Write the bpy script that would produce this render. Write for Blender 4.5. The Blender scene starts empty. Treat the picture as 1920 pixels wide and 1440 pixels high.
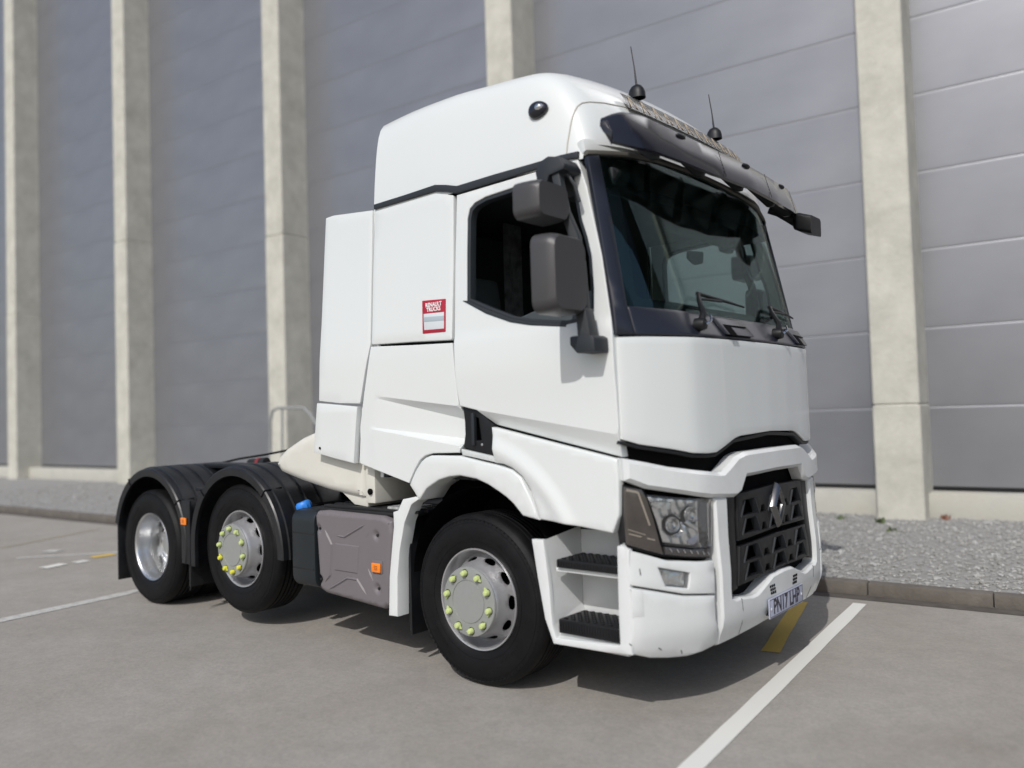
import bpy, bmesh, math, random
from mathutils import Vector, Matrix, noise
from mathutils.geometry import delaunay_2d_cdt
random.seed(7)
R = math.radians
SC = bpy.context.scene
COL = SC.collection

# ------------------------------------------------------------------ camera, sky, sun, exposure
cam = bpy.data.cameras.new("camera"); camo = bpy.data.objects.new("camera", cam); COL.objects.link(camo)
yaw, pitch, roll = -0.689759, 0.0346283, -0.0308348
cy, sy, cp, sp = math.cos(yaw), math.sin(yaw), math.cos(pitch), math.sin(pitch)
f_ = Vector((sy*cp, cy*cp, sp)); r_ = Vector((cy, -sy, 0)); u_ = r_.cross(f_)
cr, sr = math.cos(roll), math.sin(roll)
r2 = r_*cr + u_*sr; u2 = -r_*sr + u_*cr
camo.matrix_world = Matrix(((r2.x, u2.x, -f_.x, 3.3032), (r2.y, u2.y, -f_.y, -4.8146), (r2.z, u2.z, -f_.z, 1.602), (0, 0, 0, 1)))
cam.sensor_width = 36; cam.lens = 1540.04/1920*36
cam.clip_start = 0.05; cam.clip_end = 500
cam.dof.use_dof = True; cam.dof.focus_distance = 5.5; cam.dof.aperture_fstop = cam.lens/1000/0.042
SC.camera = camo

SUN_AZ = R(17); SUN_EL = R(43)          # azimuth measured from -Y towards +X
tosun = Vector((math.sin(SUN_AZ)*math.cos(SUN_EL), -math.cos(SUN_AZ)*math.cos(SUN_EL), math.sin(SUN_EL)))
world = bpy.data.worlds.new("World"); SC.world = world; world.use_nodes = True
wn = world.node_tree
sky = wn.nodes.new("ShaderNodeTexSky"); sky.sky_type = 'NISHITA'; sky.sun_disc = False
sky.sun_elevation = SUN_EL; sky.sun_rotation = math.atan2(tosun.x, tosun.y)
sky.air_density = 1.0; sky.dust_density = 2.2; sky.ozone_density = 1.0
wn.nodes["Background"].inputs[1].default_value = 0.12
wn.links.new(sky.outputs[0], wn.nodes["Background"].inputs[0])
sl = bpy.data.lights.new("sun", 'SUN'); sl.energy = 2.75; sl.angle = R(0.5); sl.color = (1, .975, .935)
so = bpy.data.objects.new("sun", sl); COL.objects.link(so); so.rotation_euler = tosun.to_track_quat('Z', 'Y').to_euler()
SC.view_settings.view_transform = 'Standard'; SC.view_settings.look = 'None'
SC.view_settings.exposure = 0.0; SC.view_settings.gamma = 1.0; SC.view_settings.use_curve_mapping = False

# ------------------------------------------------------------------ materials
def new_mat(name):
    m = bpy.data.materials.new(name); m.use_nodes = True
    return m, m.node_tree, m.node_tree.nodes["Principled BSDF"]
def pmat(name, col, rough=.5, metal=0, coat=0, var=0.0, vscale=3.0, bump=0.0, bscale=60.0, rvar=0.0, dirt=None, dscale=2.0, damt=.5, trans=0, emis=None, spec=None):
    m, nt, b = new_mat(name)
    b.inputs['Base Color'].default_value = (*col, 1); b.inputs['Roughness'].default_value = rough
    b.inputs['Metallic'].default_value = metal; b.inputs['Coat Weight'].default_value = coat
    b.inputs['Coat Roughness'].default_value = .06
    if spec is not None: b.inputs['Specular IOR Level'].default_value = spec
    if trans: b.inputs['Transmission Weight'].default_value = trans
    N, L = nt.nodes, nt.links
    tc = N.new("ShaderNodeTexCoord")
    if var > 0 or dirt or rvar:
        no = N.new("ShaderNodeTexNoise"); no.inputs['Scale'].default_value = vscale; no.inputs['Detail'].default_value = 8
        no.inputs['Roughness'].default_value = .65
        L.new(tc.outputs['Object'], no.inputs['Vector'])
    last = None
    if var > 0:
        rp = N.new("ShaderNodeValToRGB"); e = rp.color_ramp.elements
        e[0].position = .3; e[1].position = .7
        e[0].color = (*[c*(1-var) for c in col], 1); e[1].color = (*[min(1, c*(1+var)) for c in col], 1)
        L.new(no.outputs['Fac'], rp.inputs['Fac']); last = rp.outputs['Color']
    if dirt:
        n2 = N.new("ShaderNodeTexNoise"); n2.inputs['Scale'].default_value = dscale; n2.inputs['Detail'].default_value = 12
        n2.inputs['Roughness'].default_value = .75
        L.new(tc.outputs['Object'], n2.inputs['Vector'])
        r3 = N.new("ShaderNodeMapRange"); r3.inputs[1].default_value = .5; r3.inputs[2].default_value = .75; r3.inputs[4].default_value = damt
        L.new(n2.outputs['Fac'], r3.inputs[0])
        mx = N.new("ShaderNodeMix"); mx.data_type = 'RGBA'
        L.new(r3.outputs[0], mx.inputs[0])
        if last: L.new(last, mx.inputs[6])
        else: mx.inputs[6].default_value = (*col, 1)
        mx.inputs[7].default_value = (*dirt, 1); last = mx.outputs[2]
    if last: L.new(last, b.inputs['Base Color'])
    if rvar:
        r4 = N.new("ShaderNodeMapRange"); r4.inputs[3].default_value = max(0.02, rough-rvar); r4.inputs[4].default_value = min(1, rough+rvar)
        L.new(no.outputs['Fac'], r4.inputs[0]); L.new(r4.outputs[0], b.inputs['Roughness'])
    if bump > 0:
        n3 = N.new("ShaderNodeTexNoise"); n3.inputs['Scale'].default_value = bscale; n3.inputs['Detail'].default_value = 4
        L.new(tc.outputs['Object'], n3.inputs['Vector'])
        bp = N.new("ShaderNodeBump"); bp.inputs['Strength'].default_value = bump; bp.inputs['Distance'].default_value = .01
        L.new(n3.outputs['Fac'], bp.inputs['Height']); L.new(bp.outputs['Normal'], b.inputs['Normal'])
    return m
WHITE = pmat("white_paint", (.655, .68, .675), .3, coat=.6, var=.015, vscale=1.5, dirt=(.55, .52, .46), dscale=3, damt=.10)
BUMPW = pmat("white_bumper_plastic", (.64, .66, .66), .36, coat=.35, var=.02, vscale=3, dirt=(.42, .38, .32), dscale=5, damt=.22)
IVORY = pmat("ivory_plastic", (.61, .60, .545), .5, var=.05, vscale=3, dirt=(.45, .42, .35), dscale=6, damt=.3)
BLACK = pmat("black_plastic", (.009, .0095, .011), .45, var=.2, vscale=8, rvar=.1, spec=.35)
TRIM = pmat("black_trim_rubber", (.017, .021, .026), .55, var=.1)
PILL = pmat("black_satin_pillar", (.013, .015, .024), .34, coat=.1, rvar=.04)
GUARD = pmat("black_mudguard_plastic", (.008, .009, .011), .40, var=.25, vscale=6, rvar=.12, dirt=(.03, .028, .026), dscale=6, damt=.3)
DGREY = pmat("dark_grey_plastic", (.050, .049, .051), .36, var=.06, bump=.12, bscale=900)
MARM = pmat("mirror_arm_plastic", (.030, .034, .038), .5, var=.1)
VISOR = pmat("smoked_visor_acrylic", (.012, .012, .018), .20, coat=.25, rvar=.05, vscale=12)
DARK = pmat("underside_black", (.004, .004, .0045), .9, spec=.1)
CHAS = pmat("chassis_steel", (.010, .010, .011), .6, var=.3, bump=.2, bscale=40)
RUB = pmat("tyre_rubber", (.0042, .0042, .005), .58, var=.3, vscale=9, bump=.15, bscale=120, dirt=(.022, .02, .018), dscale=7, damt=.3, rvar=.1, spec=.22)
SILV = pmat("silver_wheel_paint", (.50, .50, .51), .34, metal=.65, var=.06, vscale=10, dirt=(.2, .18, .16), dscale=9, damt=.35)
HUBM = pmat("grey_hub_plate", (.30, .31, .30), .45, metal=.25, var=.04, dirt=(.2, .19, .17), dscale=8, damt=.25)
CHROME = pmat("chrome", (.75, .76, .77), .08, metal=1)
SILVR = pmat("bright_rear_rim", (.60, .61, .62), .28, metal=.92, var=.05, vscale=10, dirt=(.25, .23, .2), dscale=9, damt=.3)
REFL = pmat("reflector_chrome", (.82, .83, .82), .16, metal=.8, bump=.9, bscale=15, rvar=.08, vscale=25)
NUT = pmat("wheel_nut_yellow_green", (.47, .55, .22), .5, var=.1)
NUTY = pmat("wheel_nut_bright_yellow", (.62, .60, .05), .5)
AMBER = pmat("amber_lens", (.90, .22, .01), .25, coat=.6, var=.15, vscale=90)
TANKC = pmat("grey_tank_cover_plastic", (.150, .134, .142), .5, var=.04, rvar=.06, bump=.08, bscale=400)
TANKB = pmat("black_tank_plastic", (.012, .016, .019), .42, var=.15, rvar=.1)
BLUE = pmat("blue_cap", (.03, .22, .72), .45)
SMOKE = pmat("smoked_lens", (.055, .047, .041), .16, coat=1, var=.25, vscale=7)
PLATE = pmat("number_plate_white", (.43, .45, .57), .35)  # white plate, its bluish shading put into the colour
LETT = pmat("plate_lettering_black", (.02, .02, .035), .4)
RED = pmat("red_sticker", (.36, .010, .03), .45, coat=.1)
STW = pmat("sticker_white_print", (.58, .62, .64), .4)
STG = pmat("sticker_grey_band", (.36, .42, .46), .4)
GOLD = pmat("gold_lettering", (.40, .31, .20), .35, metal=.4, var=.3, vscale=20)
INTD = pmat("interior_dark_grey", (.022, .025, .028), .8, var=.2)
INTM = pmat("interior_mid_grey", (.07, .08, .085), .8, var=.15)
FABR = pmat("curtain_fabric", (.16, .17, .175), .9, var=.5, vscale=14)
CONC = pmat("pale_concrete", (.49, .48, .425), .85, var=.16, vscale=2.2, bump=.5, bscale=18, dirt=(.31, .30, .25), dscale=1.7, damt=.55)
PLIN = pmat("plinth_concrete", (.45, .445, .40), .85, var=.12, vscale=2, bump=.4, bscale=20, dirt=(.33, .29, .22), dscale=2, damt=.5)
KERB = pmat("kerb_stone", (.125, .112, .098), .9, var=.2, vscale=5, bump=.5, bscale=40, dirt=(.085, .075, .062), dscale=2, damt=.6)
DRAIN = pmat("drain_channel", (.085, .075, .065), .9, var=.35, vscale=5)
GRASS = pmat("weed_leaf", (.07, .10, .035), .7, var=.3, vscale=20)
RUSTW = pmat("weed_reddish", (.16, .06, .03), .7, var=.3, vscale=20)
MIRG = pmat("mirror_glass", (.8, .82, .83), .03, metal=1)

def glass_mat(name, tint, gl=.06, rough=.0):
    m, nt, b = new_mat(name); N, L = nt.nodes, nt.links
    N.remove(b); out = N["Material Output"]
    tr = N.new("ShaderNodeBsdfTransparent"); tr.inputs[0].default_value = (*tint, 1)
    g = N.new("ShaderNodeBsdfGlossy"); g.inputs['Roughness'].default_value = rough + .01; g.inputs[0].default_value = (1, 1, 1, 1)
    fr = N.new("ShaderNodeFresnel"); fr.inputs[0].default_value = 1.5
    mr = N.new("ShaderNodeMath"); mr.operation = 'MULTIPLY'; mr.inputs[1].default_value = gl
    L.new(fr.outputs[0], mr.inputs[0])
    mx = N.new("ShaderNodeMixShader")
    L.new(mr.outputs[0], mx.inputs[0]); L.new(tr.outputs[0], mx.inputs[1]); L.new(g.outputs[0], mx.inputs[2]); L.new(mx.outputs[0], out.inputs[0])
    return m
GLASS = glass_mat("windscreen_glass", (.56, .66, .64), .22)
SGLASS = glass_mat("side_window_glass", (.62, .72, .69), .55)
BAND = pmat("sunband_dark_tint", (.003, .005, .006), .6)
LENS = glass_mat("clear_lamp_lens", (.98, .98, .98), .9)

def ground_mat():
    m, nt, b = new_mat("tarmac"); N, L = nt.nodes, nt.links
    tc = N.new("ShaderNodeTexCoord")
    def nz(s, d=6, r=.6):
        n = N.new("ShaderNodeTexNoise"); n.inputs['Scale'].default_value = s; n.inputs['Detail'].default_value = d; n.inputs['Roughness'].default_value = r
        L.new(tc.outputs['Object'], n.inputs['Vector']); return n
    a, c, e = nz(.8), nz(5.5, 5, .7), nz(90, 3, .8)
    r1 = N.new("ShaderNodeValToRGB"); el = r1.color_ramp.elements
    el[0].position = .3; el[1].position = .7; el[0].color = (.272, .253, .226, 1); el[1].color = (.316, .301, .277, 1)
    L.new(a.outputs['Fac'], r1.inputs[0])
    r2_ = N.new("ShaderNodeValToRGB"); el = r2_.color_ramp.elements
    el[0].position = .32; el[1].position = .68; el[0].color = (.92, .925, .92, 1); el[1].color = (1.06, 1.05, 1.05, 1)
    L.new(c.outputs['Fac'], r2_.inputs[0])
    r3 = N.new("ShaderNodeValToRGB"); el = r3.color_ramp.elements
    el[0].position = .3; el[1].position = .7; el[0].color = (.90, .90, .90, 1); el[1].color = (1.10, 1.10, 1.10, 1)
    L.new(e.outputs['Fac'], r3.inputs[0])
    m1 = N.new("ShaderNodeMix"); m1.data_type = 'RGBA'; m1.blend_type = 'MULTIPLY'; m1.inputs[0].default_value = 1
    m2 = N.new("ShaderNodeMix"); m2.data_type = 'RGBA'; m2.blend_type = 'MULTIPLY'; m2.inputs[0].default_value = 1
    L.new(r1.outputs[0], m1.inputs[6]); L.new(r2_.outputs[0], m1.inputs[7]); L.new(m1.outputs[2], m2.inputs[6]); L.new(r3.outputs[0], m2.inputs[7])
    st = nz(.55, 9, .72); rs = N.new("ShaderNodeValToRGB"); el = rs.color_ramp.elements
    el[0].position = .56; el[1].position = .70; el[0].color = (1, 1, 1, 1); el[1].color = (.90, .89, .87, 1)
    L.new(st.outputs['Fac'], rs.inputs[0])
    m3 = N.new("ShaderNodeMix"); m3.data_type = 'RGBA'; m3.blend_type = 'MULTIPLY'; m3.inputs[0].default_value = 1
    L.new(m2.outputs[2], m3.inputs[6]); L.new(rs.outputs[0], m3.inputs[7])
    vo = N.new("ShaderNodeTexVoronoi"); vo.inputs['Scale'].default_value = 55; L.new(tc.outputs['Object'], vo.inputs['Vector'])
    rv = N.new("ShaderNodeValToRGB"); el = rv.color_ramp.elements
    el[0].position = .0; el[1].position = 1; el[0].color = (.93, .93, .93, 1); el[1].color = (1.07, 1.06, 1.05, 1)
    sc_ = N.new("ShaderNodeSeparateColor"); L.new(vo.outputs['Color'], sc_.inputs[0]); L.new(sc_.outputs[0], rv.inputs[0])
    m4 = N.new("ShaderNodeMix"); m4.data_type = 'RGBA'; m4.blend_type = 'MULTIPLY'; m4.inputs[0].default_value = 1
    L.new(m3.outputs[2], m4.inputs[6]); L.new(rv.outputs[0], m4.inputs[7])
    L.new(m4.outputs[2], b.inputs['Base Color']); b.inputs['Roughness'].default_value = .9
    bp = N.new("ShaderNodeBump"); bp.inputs['Strength'].default_value = .35; bp.inputs['Distance'].default_value = .004
    L.new(e.outputs['Fac'], bp.inputs['Height']); L.new(bp.outputs[0], b.inputs['Normal'])
    return m
TARMAC = ground_mat()
def line_mat(name, col, wear, thr):
    m, nt, b = new_mat(name); N, L = nt.nodes, nt.links
    tc = N.new("ShaderNodeTexCoord"); n = N.new("ShaderNodeTexNoise"); n.inputs['Scale'].default_value = 16; n.inputs['Detail'].default_value = 8; n.inputs['Roughness'].default_value = .8
    L.new(tc.outputs['Object'], n.inputs['Vector'])
    r = N.new("ShaderNodeValToRGB"); e = r.color_ramp.elements; e[0].position = thr; e[1].position = thr + .12
    e[0].color = (*wear, 1); e[1].color = (*col, 1)
    L.new(n.outputs['Fac'], r.inputs[0]); L.new(r.outputs[0], b.inputs['Base Color']); b.inputs['Roughness'].default_value = .8
    return m
LINEW = line_mat("white_line_paint", (.66, .66, .62), (.46, .45, .42), .26)
LINEF = line_mat("faded_white_line_paint", (.50, .495, .47), (.36, .35, .33), .40)
LINEY = line_mat("yellow_line_paint", (.60, .42, .09), (.40, .31, .16), .30)
LINEYF = line_mat("faded_yellow_line_paint", (.40, .34, .18), (.26, .24, .20), .50)
def verge_mat():
    m, nt, b = new_mat("verge_grit"); N, L = nt.nodes, nt.links
    tc = N.new("ShaderNodeTexCoord"); n = N.new("ShaderNodeTexVoronoi"); n.inputs['Scale'].default_value = 26
    L.new(tc.outputs['Object'], n.inputs['Vector'])
    r = N.new("ShaderNodeValToRGB"); e = r.color_ramp.elements; e[0].color = (.24, .235, .22, 1); e[1].color = (.32, .318, .31, 1)
    sep = N.new("ShaderNodeSeparateColor"); L.new(n.outputs['Color'], sep.inputs[0]); L.new(sep.outputs[0], r.inputs[0])
    L.new(r.outputs[0], b.inputs['Base Color']); b.inputs['Roughness'].default_value = .9
    bp = N.new("ShaderNodeBump"); bp.inputs['Strength'].default_value = .6; bp.inputs['Distance'].default_value = .02
    L.new(n.outputs['Distance'], bp.inputs['Height']); L.new(bp.outputs[0], b.inputs['Normal'])
    return m
VERGE = verge_mat()
def stone_mat():
    m, nt, b = new_mat("gravel_stone"); N, L = nt.nodes, nt.links
    g = N.new("ShaderNodeNewGeometry"); r = N.new("ShaderNodeValToRGB")
    e = r.color_ramp.elements; e[0].color = (.26, .255, .24, 1); e[1].color = (.41, .41, .40, 1)
    x = e.new(.5); x.color = (.30, .295, .28, 1)
    L.new(g.outputs['Random Per Island'], r.inputs[0]); L.new(r.outputs[0], b.inputs['Base Color']); b.inputs['Roughness'].default_value = .85
    return m
STONE = stone_mat()
def clad_mat():
    m, nt, b = new_mat("grey_metal_cladding"); N, L = nt.nodes, nt.links
    b.inputs['Base Color'].default_value = (.205, .21, .245, 1); b.inputs['Roughness'].default_value = .36; b.inputs['Metallic'].default_value = .55
    b.inputs['Specular IOR Level'].default_value = .6
    tc = N.new("ShaderNodeTexCoord"); mp = N.new("ShaderNodeMapping"); mp.inputs['Scale'].default_value = (.5, .5, .9)
    n = N.new("ShaderNodeTexNoise"); n.inputs['Scale'].default_value = 1.6; n.inputs['Detail'].default_value = 5
    L.new(tc.outputs['Object'], mp.inputs[0]); L.new(mp.outputs[0], n.inputs['Vector'])
    r = N.new("ShaderNodeValToRGB"); e = r.color_ramp.elements; e[0].position = .3; e[1].position = .7
    e[0].color = (.236, .242, .264, 1); e[1].color = (.280, .286, .308, 1)
    L.new(n.outputs['Fac'], r.inputs[0]); L.new(r.outputs[0], b.inputs['Base Color'])
    return m
CLAD = clad_mat()

# ------------------------------------------------------------------ mesh helpers
def link(name, me, mat, parent=None):
    o = bpy.data.objects.new(name, me); COL.objects.link(o)
    if mat and not me.materials: me.materials.append(mat)
    if parent: o.parent = parent
    return o
def finish(me, ang=35):
    me.shade_smooth(); me.set_sharp_from_angle(angle=R(ang)); return me
def bm_obj(name, bm, mat, parent=None, bevel=0, seg=2, ang=30, sharp=40):
    bmesh.ops.recalc_face_normals(bm, faces=bm.faces)
    if bevel > 0:
        ed = [e for e in bm.edges if len(e.link_faces) == 2 and e.calc_face_angle(0) > R(ang)]
        bmesh.ops.bevel(bm, geom=ed, offset=bevel, segments=seg, affect='EDGES', profile=.6, clamp_overlap=True)
    me = bpy.data.meshes.new(name); bm.to_mesh(me); bm.free()
    return link(name, finish(me, sharp), mat, parent)
def empty(name, loc=(0, 0, 0), parent=None):
    o = bpy.data.objects.new(name, None); COL.objects.link(o); o.location = loc; o.empty_display_size = .1
    if parent: o.parent = parent
    return o
def tag(o, label=None, cat=None, group=None, kind=None):
    if label: o['label'] = label
    if cat: o['category'] = cat
    if group: o['group'] = group
    if kind: o['kind'] = kind
    return o
def addbox(bm, a, b):
    vs = [bm.verts.new((x, y, z)) for x in (a[0], b[0]) for y in (a[1], b[1]) for z in (a[2], b[2])]
    for q in ((0, 1, 3, 2), (4, 6, 7, 5), (0, 4, 5, 1), (2, 3, 7, 6), (0, 2, 6, 4), (1, 5, 7, 3)):
        bm.faces.new([vs[i] for i in q])
    return vs
def box(name, a, b, mat, parent=None, bevel=.004):
    bm = bmesh.new(); addbox(bm, a, b); return bm_obj(name, bm, mat, parent, bevel)
def prism(name, poly, fn, d0, d1, mat, parent=None, bevel=0, seg=2):
    """poly (u,v) extruded between depths d0, d1 with fn(u,v,d)->xyz"""
    bm = bmesh.new()
    A = [bm.verts.new(fn(u, v, d0)) for u, v in poly]; B = [bm.verts.new(fn(u, v, d1)) for u, v in poly]
    bm.faces.new(A); bm.faces.new(B[::-1])
    n = len(poly)
    for i in range(n): bm.faces.new((A[i], B[i], B[(i+1) % n], A[(i+1) % n]))
    return bm_obj(name, bm, mat, parent, bevel, seg)
def loft(name, rings, mat, parent=None, caps=True, closed=True, sharp=40, bevel=0):
    bm = bmesh.new(); V = [[bm.verts.new(p) for p in r] for r in rings]
    for a, b in zip(V[:-1], V[1:]):
        n = len(a)
        for i in range(n if closed else n-1): bm.faces.new((a[i], a[(i+1) % n], b[(i+1) % n], b[i]))
    if caps and closed: bm.faces.new(V[0]); bm.faces.new(V[-1][::-1])
    return bm_obj(name, bm, mat, parent, bevel, sharp=sharp)
def lathe_bm(bm, prof, n=64, cap0=False, cap1=False, a0=0, a1=2*math.pi, cx=0, cz=0):
    """profile [(r, y)] about the Y axis"""
    full = abs(a1-a0-2*math.pi) < 1e-6; m = n if full else n+1
    rows = []
    for r, y in prof:
        rows.append([bm.verts.new((cx+r*math.cos(a0+(a1-a0)*i/n), y, cz+r*math.sin(a0+(a1-a0)*i/n))) for i in range(m)])
    for a, b in zip(rows[:-1], rows[1:]):
        for i in range(n): 
            j = (i+1) % m
            bm.faces.new((a[i], a[j], b[j], b[i]))
    if cap0: bm.faces.new(rows[0])
    if cap1: bm.faces.new(rows[-1][::-1])
    return rows
def tube(name, pts, r, mat, parent=None, n=8):
    pts = [Vector(p) for p in pts]; rings = []
    up = Vector((0, 0, 1))
    for i, p in enumerate(pts):
        t = (pts[min(i+1, len(pts)-1)] - pts[max(i-1, 0)]).normalized()
        s = t.cross(up); s = s.normalized() if s.length > 1e-3 else Vector((1, 0, 0)); q = s.cross(t)
        rr = r[i] if isinstance(r, (list, tuple)) else r
        rings.append([p + (s*math.cos(2*math.pi*k/n) + q*math.sin(2*math.pi*k/n))*rr for k in range(n)])
    return loft(name, rings, mat, parent)

# ------------------------------------------------------------------ body surfaces of the cab
PY = [0, .3, .6, .75, .84, .90, .98, 1.06, 1.13, 1.19, 1.225, 1.24]
PX = [0, -.007, -.028, -.047, -.066, -.092, -.132, -.175, -.215, -.258, -.285, -.30]
ZZ = [.30, .37, .45, .70, .90, 1.35, 1.98, 2.13, 2.96, 3.06, 3.3]
CC = [1.31, 1.34, 1.375, 1.375, 1.36, 1.345, 1.34, 1.22, 1.0, .98, .92]
KK = [1, 1, 1, 1, 1, 1, 1, .65, .47, .47, .47]
def interp(x, X, Y):
    if x <= X[0]: return Y[0]
    for i in range(1, len(X)):
        if x <= X[i]: return Y[i-1] + (Y[i]-Y[i-1])*(x-X[i-1])/(X[i]-X[i-1])
    return Y[-1]
def XF(y, z): return interp(z, ZZ, CC) + interp(z, ZZ, KK)*interp(abs(y), PY, PX)
def yside(z): return 1.24 - max(0, z-2.0)*.05
def surfS(u, v): return Vector((u, -yside(v), v))
def surfF(u, v): return Vector((XF(u, v), u, v))
def nrm(sf, u, v, out):
    e = .02
    n = (sf(u+e, v) - sf(u-e, v)).cross(sf(u, v+e) - sf(u, v-e)).normalized()
    return n if n.dot(out) > 0 else -n
OUTS, OUTF = Vector((0, -1, 0)), Vector((1, 0, 0))

def inset_poly(P, d):
    n = len(P); A = sum(P[i][0]*P[(i+1) % n][1] - P[(i+1) % n][0]*P[i][1] for i in range(n)); s = 1 if A > 0 else -1
    out = []
    for i in range(n):
        a, b, c = Vector(P[i-1]), Vector(P[i]), Vector(P[(i+1) % n])
        e1 = (b-a).normalized(); e2 = (c-b).normalized()
        n1 = Vector((-e1.y, e1.x))*s; n2 = Vector((-e2.y, e2.x))*s
        m = n1+n2
        if m.length < 1e-4: m = n1
        m.normalize(); k = d/max(.45, m.dot(n1))
        out.append((b.x+m.x*k, b.y+m.y*k))
    return out
def dens(P, g):
    out = []
    for i in range(len(P)):
        a, b = P[i], P[(i+1) % len(P)]; L = math.hypot(b[0]-a[0], b[1]-a[1]); k = max(1, int(math.ceil(L/g)))
        out += [(a[0]+(b[0]-a[0])*j/k, a[1]+(b[1]-a[1])*j/k) for j in range(k)]
    return out
def rnd(P, r, seg=4):
    out = []; n = len(P)
    rs = r if isinstance(r, (list, tuple)) else [r]*n
    for i in range(n):
        a, b, c = Vector(P[i-1]), Vector(P[i]), Vector(P[(i+1) % n])
        e1, e2 = (a-b), (c-b); rr = min(rs[i], e1.length*.45, e2.length*.45)
        if rr <= 0: out.append(tuple(b)); continue
        p, q = b+e1.normalized()*rr, b+e2.normalized()*rr
        for k in range(seg+1):
            t = k/seg; out.append(tuple(p*(1-t)**2 + b*2*t*(1-t) + q*t*t))
    return out
def inside(p, P):
    x, y = p; c = False; j = len(P)-1
    for i in range(len(P)):
        if (P[i][1] > y) != (P[j][1] > y) and x < (P[j][0]-P[i][0])*(y-P[i][1])/(P[j][1]-P[i][1]) + P[i][0]: c = not c
        j = i
    return c
def edist(p, P):
    best = 9
    for i in range(len(P)):
        ax, ay = P[i]; bx, by = P[(i+1) % len(P)]; dx, dy = bx-ax, by-ay; L = dx*dx+dy*dy
        t = 0 if L == 0 else max(0, min(1, ((p[0]-ax)*dx+(p[1]-ay)*dy)/L))
        best = min(best, math.hypot(p[0]-ax-t*dx, p[1]-ay-t*dy))
    return best
def seg_d(p, a, b):
    ax, ay = a; bx, by = b; dx, dy = bx-ax, by-ay; L = dx*dx+dy*dy; t = max(0, min(1, ((p[0]-ax)*dx+(p[1]-ay)*dy)/L))
    return math.hypot(p[0]-ax-t*dx, p[1]-ay-t*dy)
def panel(name, poly, sf, mat, parent=None, t=.03, off=0.0, inset=.006, grid=.06, holes=(), rel=None, r=0, sharp=38, back=True, drop=None, crisp=False, lines=()):
    out = OUTS if sf is surfS else OUTF
    if r: poly = rnd(poly, r)
    drop = inset*.8 if drop is None else drop
    loops = [dens(poly, grid)] + [dens(h, grid) for h in holes]
    ins = []
    for k, Lp in enumerate(loops):
        q = inset_poly(Lp, inset if k == 0 else -inset); ins.append(q)
    pts = []; edges = []
    for q in ins:
        b = len(pts); pts += q; edges += [(b+i, b+(i+1) % len(q)) for i in range(len(q))]
    for p, q in lines:
        k = max(2, int(math.hypot(q[0]-p[0], q[1]-p[1])/(grid*.7))); run = []
        for i in range(k+1):
            c = (p[0]+(q[0]-p[0])*i/k, p[1]+(q[1]-p[1])*i/k)
            if inside(c, ins[0]) and not any(inside(c, h) for h in ins[1:]) and min(edist(c, z) for z in ins) > .003:
                run.append(len(pts)); pts.append(c)
        edges += list(zip(run[:-1], run[1:]))
    def lfar(c): return all(seg_d(c, p, q) > grid*.3 for p, q in lines)
    nb = len(pts)
    xs = [p[0] for p in ins[0]]; ys = [p[1] for p in ins[0]]
    x = min(xs)+grid*.5
    while x < max(xs):
        y = min(ys)+grid*.5
        while y < max(ys):
            if inside((x, y), ins[0]) and not any(inside((x, y), h) for h in ins[1:]) and min(edist((x, y), q) for q in ins) > grid*.35 and lfar((x, y)): pts.append((x, y))
            y += grid
        x += grid
    res = delaunay_2d_cdt([Vector(p) for p in pts], edges, [], 0, 1e-6)
    vs2, fs = res[0], res[2]
    bm = bmesh.new()
    def P3(u, v, d):
        return sf(u, v) + nrm(sf, u, v, out)*(off + d + (rel(u, v) if rel else 0))
    V = [bm.verts.new(P3(p[0], p[1], 0)) for p in vs2]
    org = {}
    for i, lst in enumerate(res[3]):
        for j in lst: org[j] = V[i]
    B = [bm.verts.new(P3(p[0], p[1], -t)) for p in vs2] if back else None
    orgB = {}
    if back:
        for i, lst in enumerate(res[3]):
            for j in lst: orgB[j] = B[i]
    for f in fs:
        c = (sum(vs2[i][0] for i in f)/len(f), sum(vs2[i][1] for i in f)/len(f))
        if inside(c, ins[0]) and not any(inside(c, h) for h in ins[1:]):
            try:
                bm.faces.new([V[i] for i in f])
                if back: bm.faces.new([B[i] for i in f][::-1])
            except ValueError: pass
    base = 0
    for Lp, q in zip(loops, ins):
        n = len(Lp)
        mf = .5 if crisp else .7; md = .5 if crisp else .3
        mid = [((a[0]*(1-mf)+b[0]*mf), (a[1]*(1-mf)+b[1]*mf)) for a, b in zip(q, Lp)]
        r0 = [org[base+i] for i in range(n)]
        r1 = [bm.verts.new(P3(p[0], p[1], -drop*md)) for p in mid]
        r2 = [bm.verts.new(P3(p[0], p[1], -drop)) for p in Lp]
        r3 = [bm.verts.new(P3(p[0], p[1], -t)) for p in Lp]
        rows = [r0, r1, r2, r3]
        if back: rows.append([orgB[base+i] for i in range(n)])
        for a, b in zip(rows[:-1], rows[1:]):
            for i in range(n):
                j = (i+1) % n
                try: bm.faces.new((a[i], a[j], b[j], b[i]))
                except ValueError: pass
        base += n
    return bm_obj(name, bm, mat, parent, sharp=sharp)
def sym(half):
    """half outline given from y=0 (top) out along -y and back to y=0 (bottom)"""
    other = [(-u, v) for u, v in half[::-1] if abs(u) > 1e-4]
    return list(half) + other
def mirror_tree(o, parent):
    c = o.copy()
    if o.data:
        me = o.data.copy()
        for v in me.vertices: v.co.y = -v.co.y
        me.flip_normals(); c.data = me
    c.location.y = -o.location.y
    COL.objects.link(c); c.parent = parent
    for ch in list(o.children): mirror_tree(ch, c)
    return c
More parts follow.
